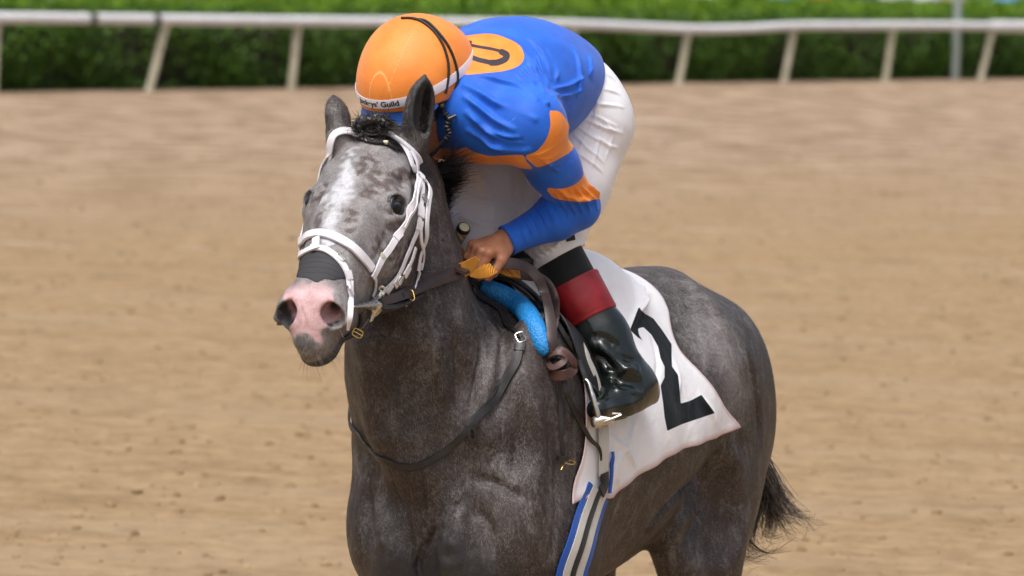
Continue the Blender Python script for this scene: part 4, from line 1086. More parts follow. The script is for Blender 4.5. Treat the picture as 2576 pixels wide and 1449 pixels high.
# which side of the sleeve: lateral tilt of the bands
latv = ROT @ np.array([.88, .47, 0]); latv = unit(latv-(latv @ ax)*ax); lt = q @ latv
onarm = np.clip((.10-np.linalg.norm(q-np.clip(tt, 0, 1)[:, None]*ax, axis=1))*50, 0, 1)
AL = np.linalg.norm(ELL-SHL); sc = AL/202.0
def bandsd(t0, t1, k0, k1):
    a = t0*sc-k0*lt; b = t1*sc-k1*lt
    return np.maximum(a-tt, tt-b)
b1 = bandsd(-4, 52, .71, .34); b2 = bandsd(130, 155, -.05, -.70)
bis = unit(unit(ELL-SHL)-unit(ELL-WRL)*1.0); b2 = np.maximum(bandsd(130, 155, -.05, -.70), (JV-ELL) @ bis-.004)
arm_d = JA.ev(JV); tor_d = np.minimum(JT.ev(JV), JC.ev(JV))
far = (seg_dist(JV, np.array([SHL, ELL])) > .115)
org = np.minimum(b1, b2); facing = (JN @ (ROT @ np.array([0, 0, 1.0]))) > -.15; back_ = np.zeros(0)
# stop the second band short of the forearm
def patch(pts, V=JV): 
    """signed distance to an outline drawn on the shirt, in metres"""
    p_ = np.array(pts+pts[:3], float); p_ = spline(np.c_[p_, 0*p_[:, 0]], 80)[:, :2] if len(pts) > 6 else p_
    k_ = int(np.argmin(np.linalg.norm(p_[60:]-p_[0]*0-np.array(pts[0]), axis=1)))+60 if len(pts) > 6 else len(pts)
    u, v, d = proj(V); sd = poly_sdf(u, v, p_[:k_])/F_PX*d
    return sd
pb1 = patch([(1384, 278), (1412, 285), (1440, 335), (1440, 375), (1405, 400), (1375, 414), (1352, 421), (1338, 412), (1322, 393), (1350, 380), (1374, 350), (1384, 315)])
pb2 = patch([(1475, 426), (1510, 440), (1530, 492), (1490, 503), (1468, 508), (1440, 507), (1412, 503), (1390, 496), (1376, 474), (1410, 475), (1440, 467), (1462, 450)])
org = np.where(facing, np.minimum(pb1, pb2), org); org[far] = .05
back = patch([(1134, 99), (1180, 89), (1233, 85), (1273, 96), (1307, 115), (1318, 144), (1305, 165), (1270, 178), (1220, 184), (1169, 188), (1120, 185), (1085, 160), (1090, 120)])
back[JN @ np.array([0, 0, 1.0]) < -.1] = .05
org = np.minimum(org, back)
front = patch([(1060, 396), (1070, 388), (1097, 377), (1124, 372), (1142, 380), (1172, 371), (1190, 382), (1230, 392), (1270, 391), (1300, 390), (1316, 391), (1320, 400), (1318, 440), (1040, 440)])
front[arm_d < tor_d] = .05
org = np.minimum(org, front)
dig = np.full(len(JV), .05)
for pts, w in (([(1166, 110), (1200, 117), (1240, 124), (1262, 130)], 3.8), ([(1262, 131), (1274, 138), (1270, 149), (1252, 157), (1236, 158)], 8.0), ([(1236, 158), (1205, 151), (1180, 143), (1150, 141)], 6.2), ([(1138, 108), (1160, 106), (1184, 105)], 3.0), ([(1183, 107), (1165, 112), (1145, 119)], 4.0)):
    u, v, d = proj(JV); X = np.stack([u, v, 0*u], -1); dd = seg_dist(X, np.c_[np.array(spline(np.c_[np.array(pts, float), np.zeros(len(pts))], 20))[:, :2], np.zeros(20)])-w
    dig = np.minimum(dig, dd/F_PX*d)
dig[(JN @ np.array([0, 0, 1.0]) < -.1)] = .05
seam = np.full(len(JV), .05)
for pts in ([(1262, 335), (1285, 305), (1320, 280), (1350, 268), (1380, 268)], [(1466, 238), (1430, 260), (1400, 282)], [(1266, 582), (1276, 606), (1285, 634)], [(1273, 579), (1284, 604), (1292, 632)]):
    p = hv(pts) if False else np.array([x[0] for x in (hit(JB, *a) for a in pts) if x is not None])
    if len(p) > 1: seam = np.minimum(seam, seg_dist(JV, spline(p, 20)))
jersey = wear('jersey', JV, JQ, M['jersey'], attrs={'orange': org, 'digits': dig, 'seam': seam})

# breeches
s = Solid(); legs(s, .016)
for Hp, Kn, An in ((HPL, KNL, ANL), (HPR, KNR, ANR)):
    s.rc(Kn, Kn+unit(An-Kn)*.05, .066, .058, .03); c = Kn+unit(An-Kn)*.045+unit(Hp-Kn)*.0; s.cut(c, (An-Kn)*1.0+(Kn-Hp)*.0, .003) if False else None
s.cut(H(.50, 0, 2.185), np.array([0, 0, 1.0])-BK*.7, .02)
class Cut(Solid): pass
RV, RQ = s.mesh(.0032 if RES == 'fine' else .006)
# trim both legs below the knee
for Kn, An in ((KNL, ANL), (KNR, ANR)):
    a = unit(An-Kn); t = (RV-Kn) @ a; m = (t > .046) & (np.linalg.norm(RV-Kn, axis=1) < .22); RV[m] -= a*(t[m]-.046)[:, None]
RN_ = normals_of(RV, RQ); RB = bvh_of(RV, RQ); F_ = []
for (a, b, c, w, hh) in (((1478, 160), (1512, 178), (1548, 200), .004, .003), ((1470, 215), (1512, 222), (1560, 236), .005, .003), ((1455, 262), (1500, 262), (1566, 270), .004, .004), ((1440, 285), (1492, 292), (1548, 318), .004, .003),
    ((1470, 300), (1520, 322), (1562, 335), .005, .004), ((1452, 318), (1490, 345), (1540, 378), .004, .003), ((1500, 345), (1530, 365), (1552, 372), .004, .003), ((1446, 340), (1478, 375), (1520, 410), .005, .003), ((1450, 385), (1480, 405), (1515, 432), .004, .003),
    ((1500, 235), (1492, 300), (1455, 380), .003, .0035), ((1496, 170), (1502, 240), (1494, 300), .003, .003)):
    F_.append(([a, b, c], w, hh))
F_ += [([(1515, 300), (1540, 340), (1525, 400)], .004, .003), ([(1500, 250), (1508, 340), (1490, 420)], .003, .0032), ([(1130, 470), (1190, 500), (1270, 520)], .010, .006), ([(1290, 430), (1300, 500), (1330, 560)], .008, .009), ([(1310, 420), (1345, 470), (1370, 520)], .008, .008),
       ([(1150, 540), (1200, 560), (1260, 575)], .010, .005), ([(1330, 450), (1360, 520), (1400, 545)], .007, .007), ([(1200, 430), (1230, 480), (1240, 560)], .012, .006)]
for i in range(7): F_.append(([(1310+14*i, 655-8*i), (1325+14*i, 664-8*i)], .003, -.004))
for i in range(6): F_.append(([(1300+20*i, 640-7*i), (1350+12*i, 650-10*i), (1400+4*i, 618-3*i)], .004, .004))
nz = np.array([mnoise.noise(Vector(p*8))*.005+mnoise.noise(Vector(p*19))*.002 for p in RV])
F_ = [(a, max(.0034, b*.75), c*1.4) for a, b, c in F_]
RV = fold(RV+RN_*nz[:, None], RN_, RB, F_)
wear('breeches', RV, RQ, M['breeches'])

# leggings, boots
def cone_len(a, b, t): return a+(b-a)*t
for Kn, An, w in ((KNL, ANL, 1), (KNR, ANR, -1)):
    ax = unit(An-Kn); L = np.linalg.norm(An-Kn); ft = unit(-BK*.85-LF*.12*w-np.array([0, 0, .22])); bkd = unit(BK-(BK @ ax)*ax)
    V, Q = tube(spline([Kn+ax*.02, Kn+ax*.08, Kn+ax*.18], 10), np.linspace(.0585, .0570, 10), 32); wear('legging', V, Q, M['sock'])
    # red turned cuff
    c0, c1 = Kn+ax*.108, Kn+ax*.205
    V, Q = tube(np.array([c0, c0+ax*.002, c0+ax*.05, c1-ax*.002, c1, c1+ax*.001]), [.0625, .0645, .0640, .0635, .0620, .058], 40); cuff = wear('boot_cuff', V, Q, M['red_leather'])
    for tt_ in (.006, .090):
        V, Q = tube(np.array([c0+ax*tt_, c0+ax*(tt_+.0025)]), .0652-.006*tt_*10*.2, 40); hang(new_mesh('stitching', V, Q, M['red_leather']), cuff)
    # boot as one skin
    b = Solid()
    b.chain([(Kn+ax*.18, .058), (Kn+ax*.26, .057), (Kn+ax*.34, .047), (An, .043)], .03)
    b.rc(Kn+ax*.24+bkd*.012, Kn+ax*.32+bkd*.010, .050, .040, .03)
    heel = H(.500, w*.281, 1.350); ball_ = H(.362, w*.284, 1.331); toe = H(.263, w*.290, 1.326)
    def foot(b, g, dz):
        Z = np.array([0, 0, dz]); b.chain([(An, .043+g), (An*.5+heel*.5, .042+g), (heel+Z, .033+g)], .025)
        b.chain([(An-[0, 0, .01], .042+g), (ball_+Z, .033+g), (toe+Z, .026+g)], .03); b.rc(heel+Z, ball_+Z, .034+g, .033+g, .05); b.rc(An*.5+heel*.5, ball_*.6+heel*.4, .040+g, .036+g, .05)
    foot(b, 0, 0); dn = unit(np.cross(LF, unit(ball_-heel))); dn = dn if dn[2] < 0 else -dn
    b.cut(heel+dn*.024, dn, .006)
    BVx, BQx = b.mesh(.004 if RES == 'fine' else .007); m = (BVx-Kn) @ ax < .195; BVx[m] -= ax*(((BVx-Kn) @ ax)[m]-.195)[:, None]
    Nx = normals_of(BVx, BQx)
    if w > 0:
        Bx = bvh_of(BVx, BQx)
        BVx = fold(BVx, Nx, Bx, [([(1500, 868), (1530, 885), (1568, 925), (1600, 940)], .011, .011), ([(1492, 892), (1520, 905), (1560, 955), (1605, 968)], .009, -.010), ([(1520, 930), (1555, 938), (1600, 925)], .008, .008),
              ([(1500, 850), (1520, 850), (1545, 872)], .009, -.007), ([(1530, 960), (1560, 985), (1610, 985)], .006, .004), ([(1560, 900), (1590, 905), (1605, 900)], .007, -.006), ([(1455, 800), (1490, 870), (1500, 940)], .006, .003)])
    boot = wear('boot', BVx, BQx, M['boot'])
    so = Solid(); so.chain([(heel-dn*.006, .041), (ball_-dn*.006, .041), (toe-dn*.004, .034)], .02); so.cut(heel+dn*.022, -dn, .002); so.cut(heel+dn*.031, dn, .003)
    SV, SQ = so.mesh(.004); hang(new_mesh('sole', SV, SQ, M['black_leather']), boot)
    so = Solid(); so.rc(heel-dn*.004, heel-BK*.012-dn*.004, .040, .038, .02); so.cut(heel+dn*.030, -dn, .002); so.cut(heel+dn*.043, dn, .003)
    SV, SQ = so.mesh(.004); hang(new_mesh('heel', SV, SQ, M['black_leather']), boot)
# black fastening tab at the left breeches cuff
tb = [hit(RB, u, v, .002) for u, v in ((1426, 578), (1431, 592), (1434, 606))]
tb = [x for x in tb if x]
if len(tb) > 1:
    V, Q = band(spline([x[0] for x in tb], 8), np.tile(tb[0][1], (8, 1)), .022, .004); wear('cuff_tab', V, Q, M['cord'])

# helmet
hs = Solid(); hs.el(KH(-.004, 0, -.010), (.139, .124, .120), .02, HDR); hs.el(KH(-.045, 0, -.035), (.095, .118, .10), .03, HDR); hs.el(KH(-.045, 0, .014), (.098, .112, .098), .04, HDR)
hs.rc(KH(-.085, -.03, -.02), KH(-.085, .03, -.02), .055, .055, .06)
CUTN = unit(-HDU+HDF*.34); BT = .13; BANDN = unit(-HDU+HDF*.33); hs.cut(KH(0, 0, -.052), CUTN, .008)
hs.el(KH(-.004, 0, -.03), (.118, .103, .07), .01, HDR, op=-1)
EV, EQ = hs.mesh(.0035 if RES == 'fine' else .006); EB = bvh_of(EV, EQ)
def on_helmet(th, h, off=0.0):
    """point on the shell at bearing th (0 front, +90 left), height h above the head centre"""
    d = unit(HDF*math.cos(math.radians(th))+HDL*math.sin(math.radians(th))+HDU*BT*math.cos(math.radians(th))); o = KH(0, 0, 0)+HDU*h
    loc, nor, i, t = EB.ray_cast(Vector(o+d*.5), Vector(-d)); 
    if loc is None: return o+d*.12, d
    return np.array(loc)+np.array(nor)*off, np.array(nor)
ln_ = np.full(len(EV), .05); kx = (EV-KH(0, 0, 0)) @ HDR
ln_ = np.minimum(ln_, np.abs(kx[:, 1]-.055*np.sin(np.clip(kx[:, 2]*9, -1, 1.5)))+np.where(kx[:, 0] < -.02, .05, 0))
ln_ = np.minimum(ln_, np.abs(kx[:, 1]+.065*1)+np.where(kx[:, 0] < -.02, .05, 0)+.05)
ar = np.sqrt((kx[:, 1]/.030)**2+((kx[:, 2]-.022)/.055)**2); ln_ = np.minimum(ln_, np.abs(ar-1)*.026+np.where((kx[:, 0] < .04) | (kx[:, 2] < .02), .05, 0))
helmet = wear('helmet', EV, EQ, M['helmet'], attrs={'line': ln_})
BH = .000   # height of the white band
def ring(h, th0, th1, n, w, th, mat, name, off=.0008):
    c = [on_helmet(a, h, off) for a in np.linspace(th0, th1, n)]; V, Q = band([x[0] for x in c], [x[1] for x in c], w, th); return hang(new_mesh(name, V, Q, mat), helmet)
hb = ring(BH, -179, 181, 90, .021, .0012, M['band_white'], 'helmet_band')
# visor peak
pk_c = []; 
th = np.linspace(-72, 56, 33); V = []; 
for a in th:
    ca, sa = math.cos(math.radians(a)), math.sin(math.radians(a)); d = HDF*ca+HDL*sa; o_ = KH(0, 0, -.052+.34*.125*ca+.004)
    loc, nor, ii_, t_ = EB.ray_cast(Vector(o_+d*.5), Vector(-d)); p0_ = (np.array(loc) if loc is not None else o_+d*.12)-d*.003
    ext = .034*max(0, math.cos(math.radians((a+8)*90/66)))**.6; dd_ = unit(d*.55-HDU)
    for tq in (0, .5, 1): V.append(p0_+dd_*(ext*tq+.002))
    for tq in (1, .5, 0): V.append(p0_+dd_*(ext*tq+.002)-d*.004)
Q = []
for i in range(len(th)-1):
    for j in range(6): a = i*6+j; b = i*6+(j+1) % 6; Q.append([a, b, b+6, a+6])
hang(new_mesh('visor', V, Q, M['visor']), helmet)
# wording on the band
def lettering(txt, size, place, mat, name, parent, xs=1.0, bold=.0):
    cu = bpy.data.curves.new('lettering', 'FONT'); cu.body = txt; cu.size = 1; cu.align_x = 'CENTER'; cu.align_y = 'CENTER'; cu.offset = bold
    to = bpy.data.objects.new('lettering', cu); COL.objects.link(to); dg = bpy.context.evaluated_depsgraph_get(); dg.update()
    me = to.evaluated_get(dg).to_mesh(); V = np.array([v.co[:] for v in me.vertices]); Fc = [list(p.vertices) for p in me.polygons]
    bpy.data.objects.remove(to); V = V*size; V[:, 0] *= xs
    return hang(new_mesh(name, np.array([place(x, y) for x, y, _ in V]), Fc, mat, smooth=False), parent)
TX0 = -5.5
def on_band(x, y):
    a = TX0+math.degrees(x/.128)
    p, n = on_helmet(a, BH+y, .0030); return p
lettering('Jockeys\u2019 Guild', .0165, on_band, M['print'], 'lettering', hb, 1.22, .030)
# elastic cords and chin harness
def cord(pts, r, name='elastic_cord', parent=None, mat='cord', n=30):
    V, Q = tube(spline(pts, n), r, 8); return hang(new_mesh(name, V, Q, M[mat]), parent or helmet)
for off in (0, 1):
    pp = []
    for (u, v) in (((1010, 48), (1045, 50), (1080, 70), (1108, 105), (1124, 150), (1126, 190), (1119, 235), (1112, 268)), ((1040, 50), (1072, 56), (1105, 88), (1130, 125), (1146, 170), (1148, 205), (1134, 245), (1114, 272)))[off]:
        x = hit(EB, u, v, .003)
        if x: pp.append(x[0])
    if len(pp) > 2: cord(pp, .0030)
jl = K(.01, .092, -.06)
for pts in ((P(1113, 255, 12.77), P(1116, 285, 12.77), P(1128, 310, 12.78), P(1124, 345, 12.77), P(1112, 360, 12.78), P(1090, 385, 12.80), P(1072, 398, 12.82)),):
    cord(pts, .0042, 'chin_strap')
V, Q = ball(P(1112, 268, 12.765), .007, None, 8); hang(new_mesh('strap_button', V, Q, M['cord']), helmet)
cg = spline([P(1120, 286, 12.765), P(1129, 300, 12.765), P(1124, 318, 12.765), P(1130, 336, 12.768), P(1122, 350, 12.77)], 36)
V, Q = tube(cg, .0062+.0016*np.sin(np.arange(36)*1.5), 10); hang(new_mesh('chin_guard', V, Q, M['cord']), helmet)
V, Q = tube(np.array([P(1128, 300, 12.76), P(1147, 291, 12.76)]), [.005, .004], 8); hang(new_mesh('strap_slide', V, Q, M['black_leather']), helmet)
# goggles under the peak
gp = [K(.092+.012*math.cos(math.radians(a)), .062*math.sin(math.radians(a))*1.0, -.030) for a in np.linspace(-75, 75, 14)]
gp = [K(.106*math.cos(math.radians(a)), .082*math.sin(math.radians(a)), -.030) for a in np.linspace(-62, 62, 16)]
V, Q = band(gp, [unit(p-K(0, 0, -.03)) for p in gp], .030, .008); gg = wear('goggles', V, Q, M['print'])
V, Q = band([p+unit(p-K(0, 0, -.03))*.009 for p in gp[1:-1]], [unit(p-K(0, 0, -.03)) for p in gp[1:-1]], .020, .0015); hang(new_mesh('lens', V, Q, M['glass']), gg)
# ------------------------------------------------------------------ tack worn by the horse
def near(B, p):
    loc, nor, i, d = B.find_nearest(Vector(p)); return np.array(loc), np.array(nor)
def conform(B, pts, n, off, smooth=3, snap=True):
    """points drawn over the coat -> evenly spaced line lying off metres above it, with its normals"""
    c = []; last = None
    for p in pts:
        if len(p) == 2:
            x = hit(B, *p)
            if x is not None: last = proj(x[0])[2]; c.append(x[0])
            else: c.append(near(B, P(*p, last or 12.6))[0])
        else: c.append(np.asarray(p, float))
    c = spline(np.array(c), n); N = np.zeros_like(c)
    for i in range(n):
        l, nn = near(B, c[i]); N[i] = nn
        if snap: c[i] = l
    for _ in range(smooth):
        N[1:-1] = (N[:-2]+2*N[1:-1]+N[2:])/4
        if n > 6: c[1:-1] = (c[:-2]+2*c[1:-1]+c[2:])/4
    N /= np.linalg.norm(N, axis=1, keepdims=True)
    return c+N*off, N
def strap(name, pts, w, mat, parent, th=.0035, off=.002, n=None, B=None, snap=True, smooth=3):
    n = n or max(8, 6*len(pts)); C, N = conform(B or HBVH, pts, n, off, smooth, snap)
    V, Q = band(C, N, w, th); return hang(new_mesh(name, V, Q, M[mat]), parent)
def free_strap(name, pts, w, mat, parent, th=.004, nrm=None, n=None, tw=0):
    """a strap hanging in the air: points are world positions; broad side towards nrm"""
    n = n or 8*len(pts); c = spline(np.array(pts), n); N = np.tile(nrm if nrm is not None else ROT @ np.array([0, 0, 1.0]), (n, 1))
    w = np.interp(np.linspace(0, 1, n), np.linspace(0, 1, len(w)), w) if hasattr(w, '__len__') else w
    V, Q = band(c, N, w, th); return hang(new_mesh(name, V, Q, M[mat]), parent)
def buckle(u, v, ang, size, mat, parent, B=None, off=.006, name='buckle', p=None, nrm=None):
    x = hit(B or HBVH, u, v, off) if p is None else (p, nrm)
    if x is None: return
    n_ = x[1]; ex = ROT @ np.array([math.cos(ang), -math.sin(ang), 0]); ex = unit(ex-(ex @ n_)*n_); ey = np.cross(n_, ex)
    a = np.linspace(0, 2*math.pi, 17)[:-1]; c = np.array([x[0]+ex*(size*.5*np.sign(math.cos(t))*abs(math.cos(t))**.5)+ey*(size*.38*np.sign(math.sin(t))*abs(math.sin(t))**.5) for t in a]); c = np.vstack([c, c[:1]])
    r1 = tube(c, .0013, 6); r2 = tube(np.array([x[0]-ex*size*.5, x[0]+ex*size*.55+n_*.001]), .0011, 6)
    V, Q = merge([r1, r2]); return hang(new_mesh(name, V, Q, M[mat]), parent)
def keeper(pts_uv, w, parent, mat='white_strap', B=None, th=.0035, off=.006, name='keeper'):
    """a wide loop round a strap, drawn as a short stub along it"""
    return strap(name, pts_uv, w, mat, parent, th, off, 5, B, smooth=0)

_L = (HV-HO) @ HR; _m = ((_L[:, 0] > .0) & (_L[:, 2] > -.26) & (abs(_L[:, 1]) < .14)); _hq = HQ[_m[HQ].all(1)]
HEADB = bvh_of(HV, _hq)
_B0 = HBVH; HBVH = HEADB
bridle = empty('bridle', HO); tag(bridle, 'white webbing bridle on the grey horse\'s head', 'bridle')
ws = 'white_strap'
strap('browband', [D(.115, -.104, -.075), (838, 352), (846, 340), (868, 333), (893, 331), (917, 332), (941, 336), (965, 343), (988, 354), (1008, 367), (1024, 380), (1036, 392), (1048, 404)], .0170, ws, bridle, .004, .0085, 60)
strap('headpiece', [(1046, 404), D(.075, .098, -.06), D(.035, .082, -.035), D(-.012, .045, .004), D(-.022, 0, .012), D(-.012, -.045, .004), D(.04, -.085, -.04), D(.10, -.100, -.07)], .017, ws, bridle, .004, .004, 40)
strap('headpiece', [(1042, 372), (1049, 385), (1056, 402), (1064, 425), (1069, 446)], [.004, .010, .014, .016, .016] and .0155, ws, bridle, .0035, .009, 24)
# noseband and its cheek strap
strap('noseband', [D(.335, -.070, -.12), (757, 624), (765, 606), (780, 594), (800, 589), (822, 592), (848, 601), (877, 618), (905, 643), (922, 663), (932, 678)], .0205, ws, bridle, .006, .003, 60)
strap('noseband_cheekpiece', [(1050, 448), (1041, 474), (1032, 508), (1022, 538), (1010, 566), (996, 594), (978, 622), (958, 648), (942, 676), (930, 697)], .0155, ws, bridle, .0035, .007, 60)
strap('noseband_cheekpiece', [(1048, 462), (1036, 500), (1022, 540), (1008, 572)], .0075, ws, bridle, .003, .0108, 24)
strap('noseband_cheekpiece', [(932, 690), (941, 708), (940, 728), (934, 748)], .0085, ws, bridle, .003, .003, 20)
keeper([(1045, 466), (1038, 486)], .0185, bridle); keeper([(1001, 585), (990, 602)], .0185, bridle, off=.0085)
strap('rubber_band', [(948, 645), (956, 654)], .004, 'cap_cream', bridle, .001, .0125, 4); strap('rubber_band', [(952, 642), (960, 651)], .003, 'cap_cream', bridle, .001, .0125, 4)
# bit cheekpiece
strap('cheekpiece', [(1060, 440), (1058, 470), (1055, 510), (1051, 548), (1047, 572), (1040, 592), (1028, 618), (1016, 646), (1006, 672), (992, 698), (974, 718), (962, 728)], .0105, ws, bridle, .0035, .005, 60)
strap('cheekpiece', [(1036, 622), (1028, 648), (1018, 672), (1006, 692)], .0095, ws, bridle, .003, .0085, 20)
keeper([(1052, 520), (1051, 548)], .0205, bridle, off=.0075); keeper([(1050, 556), (1046, 578)], .0190, bridle, off=.0075)
keeper([(1019, 668), (1006, 692)], .0190, bridle, off=.010); keeper([(1000, 694), (984, 716)], .0195, bridle, off=.0085); keeper([(978, 712), (964, 734)], .0150, bridle, off=.0085)
# throatlatch
strap('throatlatch', [(1071, 440), (1072, 470), (1070, 520), (1066, 565), (1062, 610), (1060, 650), (1066, 684)], .0140, ws, bridle, .0035, .006, 50)
strap('throatlatch', [(1050, 576), (1052, 610), (1056, 645), (1063, 680)], .0080, ws, bridle, .003, .0085, 24)
strap('throatlatch', [(1056, 660), (1050, 684), (1043, 706), (1036, 728), (1015, 758)], .0135, ws, bridle, .0035, .004, 24)
keeper([(1052, 684), (1046, 704)], .0165, bridle, off=.006)
# lower noseband over the tape
def shell(name, poly, mat, parent, cond, h=.0016):
    """a thin layer stuck on the coat inside an outline, thinning to nothing at its edge"""
    m = cond; u, v, d = proj(HV); sd = np.full(len(HV), 9.0); sd[m] = poly_sdf(u[m], v[m], poly)/F_PX*d[m]
    f = HQ[(sd[HQ] < .006).all(1)]; ids, inv = np.unique(f, return_inverse=True)
    V = HV[ids]+HNM[ids]*np.clip(-sd[ids]*1.5+.0002, -.004, h)[:, None]
    return hang(new_mesh(name, V, inv.reshape(-1, 4), M[mat]), parent)
nt = shell('nose_tape', [(716, 706), (742, 655), (770, 634), (798, 624), (835, 638), (860, 655), (874, 682), (868, 702), (838, 706), (818, 702), (797, 712), (772, 700), (745, 698)], 'rubber_tape', bridle, (_L[:, 0] > .36) & (_L[:, 2] > -.125))
for k, vv in enumerate((646, 658, 671, 684)):
    strap('tape_fold', [(760-4*k, vv+10), (778, vv+3), (800, vv+1), (826, vv+5), (846, vv+13)], .0020, 'rubber_tape', nt, .0012, .0010, 24)
strap('lower_noseband', [D(.44, -.058, -.115), (739, 685), (748, 660), (763, 640), (780, 629), (798, 626), (816, 629), (838, 643), (856, 661), (868, 680), (873, 702), (873, 722)], .0150, ws, bridle, .0045, .004, 60)
_ls = []; _d = 12.33
for u_, v_ in ((881, 706), (881, 740), (881, 775), (879, 803), (874, 829)):
    for du in (0, -4, -8, -12, -18):
        _x = hit(HEADB, u_+du, v_)
        if _x is not None: break
    if _x is not None: _d = min(_d+.02, proj(_x[0])[2]) if _ls else proj(_x[0])[2]
    _ls.append(P(u_, v_, _d-.012))
free_strap('lower_noseband', _ls, [.0130, .0135, .0135, .012, .005], ws, bridle, .0035, ROT @ np.array([.35, .1, .9]), 40)
keeper([(868, 684), (873, 706)], .0185, bridle, off=.0075); keeper([(874, 716), (875, 738)], .0190, bridle, off=.0075)
strap('noseband_link', [(799, 604), (798, 618), (796, 632)], .018, ws, bridle, .004, .0065, 8); keeper([(796, 620), (796, 634)], .022, bridle, off=.008)
strap('lower_noseband', [(742, 652), (742, 664), (737, 684)], .0065, ws, bridle, .003, .010, 8)
strap('cheekpiece', [D(.12, -.102, -.08), D(.22, -.108, -.10), D(.32, -.085, -.11), D(.42, -.064, -.13), D(.49, -.062, -.125)], .011, ws, bridle, .0035, .005, 40)
buckle(857, 652, .9, .020, 'steel', bridle, off=.009); buckle(1053, 452, .9, .018, 'steel', bridle, off=.010); buckle(1059, 504, 1.1, .020, 'steel', bridle, off=.012)
buckle(995, 702, -.9, .020, 'steel', bridle, off=.013); buckle(1054, 676, .2, .022, 'steel', bridle, off=.010)
# bit
bp = lambda u, v, o: (hit(HBVH, u, v, o) or (P(u, v, 12.42), None))[0]
b0 = bp(886, 772, .004); b1 = bp(930, 766, .014); b2 = bp(946, 730, .014); b3 = bp(920, 800, .012)
s = Solid(); s.rc(b0, b1, .003, .0115, .01); s.rc(b1, b2, .0085, .0050, .012); s.rc(b1, b3, .0105, .0045, .012)
V, Q = s.mesh(.0018); bit = hang(new_mesh('bit', V, Q, M['steel']), bridle)
tw = ROT @ np.array([0, 0, 1.0]); dd = proj(b2)[2]-.004
def Pd(u, v, o=0): return P(u, v, dd+o)
V, Q = tube(spline([b2, Pd(953, 723), Pd(963, 722), Pd(968, 731), Pd(963, 741), Pd(955, 744)], 20), .0030, 8); hang(new_mesh('bit_ring', V, Q, M['steel']), bit)
V, Q = tube(spline([Pd(964, 740, .004), Pd(962, 765, .004), Pd(952, 785), Pd(938, 799), b3], 20), .0028, 8); hang(new_mesh('bit_ring', V, Q, M['steel']), bit)
# chin strap
cs = [D(.50, -.050, -.165), D(.485, 0, -.200), D(.48, .040, -.175), D(.470, .062, -.120)]
strap('chin_strap', cs, .015, 'black_leather', bridle, .004, .004, 30, smooth=2)
strap('chin_strap', [P(850, 856, 12.33), P(872, 849, 12.33), P(893, 838, 12.34), P(912, 826, 12.35), P(925, 806, 12.36)], .011, 'black_leather', bridle, .0035, 0, 20, snap=False)
buckle(0, 0, .5, .022, 'brass', bridle, p=P(899, 838, 12.325), nrm=tw)

HBVH = _B0
# ---- saddlecloth
def polar(s_, phi, off):
    """skin of the trunk at s_, phi degrees from straight up towards the left side"""
    o = H(s_, 0, 1.25); a = math.radians(phi); d = LF*math.sin(a)+np.array([0, 0, math.cos(a)])
    loc, nor, i, t = HBVH.ray_cast(Vector(o+d*.9), Vector(-d))
    return (np.array(loc)+np.array(nor)*off, np.array(nor)) if loc is not None else (o+d*.3, d)
def to_polar(u, v):
    x = hit(HBVH, u, v)
    if x is None: return None
    a, b, z = to_H(x[0]); return float(a), math.degrees(math.atan2(b, z-1.25))
def arc(z0, z1): return 0

def BEND(n, pts):
    return spline(np.c_[np.array(pts, float), np.zeros(len(pts))], n)[:, :2]
NU, NV = 150, 130
c_top = BEND(NU, [(.30, 0), (.45, 0), (.70, 0), (.90, 0)])
c_bot = BEND(NU, [(.20, 118), (.287, 116), (.394, 118), (.467, 115), (.54, 110), (.63, 104.5), (.727, 100.5), (.86, 98), (.98, 96), (1.066, 92.8)])
c_frt = BEND(NV, [(.30, 0), (.30, 25), (.285, 43), (.275, 55), (.272, 68), (.264, 84), (.237, 101), (.20, 118)])
c_rea = BEND(NV, [(.90, 0), (.92, 22), (.872, 35), (.855, 50), (.889, 62), (.93, 72), (.989, 83), (1.066, 92.8)])
uu = np.linspace(0, 1, NU)[:, None, None]; vv = np.linspace(0, 1, NV)[None, :, None]
cp = (1-vv)*c_top[:, None]+vv*c_bot[:, None]+(1-uu)*c_frt[None]+uu*c_rea[None]-((1-uu)*(1-vv)*c_top[0]+uu*(1-vv)*c_top[-1]+(1-uu)*vv*c_bot[0]+uu*vv*c_bot[-1])
rows = []
def one_side(sg):
    X = np.zeros((NU, NV, 3)); Nn = np.zeros((NU, NV, 3))
    for a in range(NU):
        for b in range(NV):
            s_, ph = cp[a, b]; X[a, b], Nn[a, b] = polar(float(s_), float(ph)*sg, .007)
    return X, Nn
XL, NL = one_side(1); XR, NR = one_side(-1)
X = np.concatenate([XR[:, ::-1], XL[:, 1:]], 1); Nn = np.concatenate([NR[:, ::-1], NL[:, 1:]], 1); S_all = np.concatenate([cp[:, ::-1], cp[:, 1:]], 1); ph_all = np.abs(S_all[..., 1])
for _ in range(5):
    Y = X.copy(); Y[1:-1, 1:-1] = (X[:-2, 1:-1]+X[2:, 1:-1]+X[1:-1, :-2]+X[1:-1, 2:]+X[1:-1, 1:-1]*2)/6; X = Y
    Y = Nn.copy(); Y[1:-1, 1:-1] = (Nn[:-2, 1:-1]+Nn[2:, 1:-1]+Nn[1:-1, :-2]+Nn[1:-1, 2:])/4; Nn = Y
Nn /= np.linalg.norm(Nn, axis=2, keepdims=True)
s_a, p_a = S_all[..., 0], ph_all
lift = .080*np.exp(-((s_a-.74)/.15)**2)*np.exp(-(p_a/24)**2)+.018*np.exp(-((s_a-.5)/.2)**2)*np.exp(-(p_a/20)**2)
lift += .014*np.exp(-((s_a-.875)/.03)**2)*np.exp(-((p_a-24)/16)**2)
sgn = np.sign(np.arange(2*NV-1)-NV+1)[None, :]
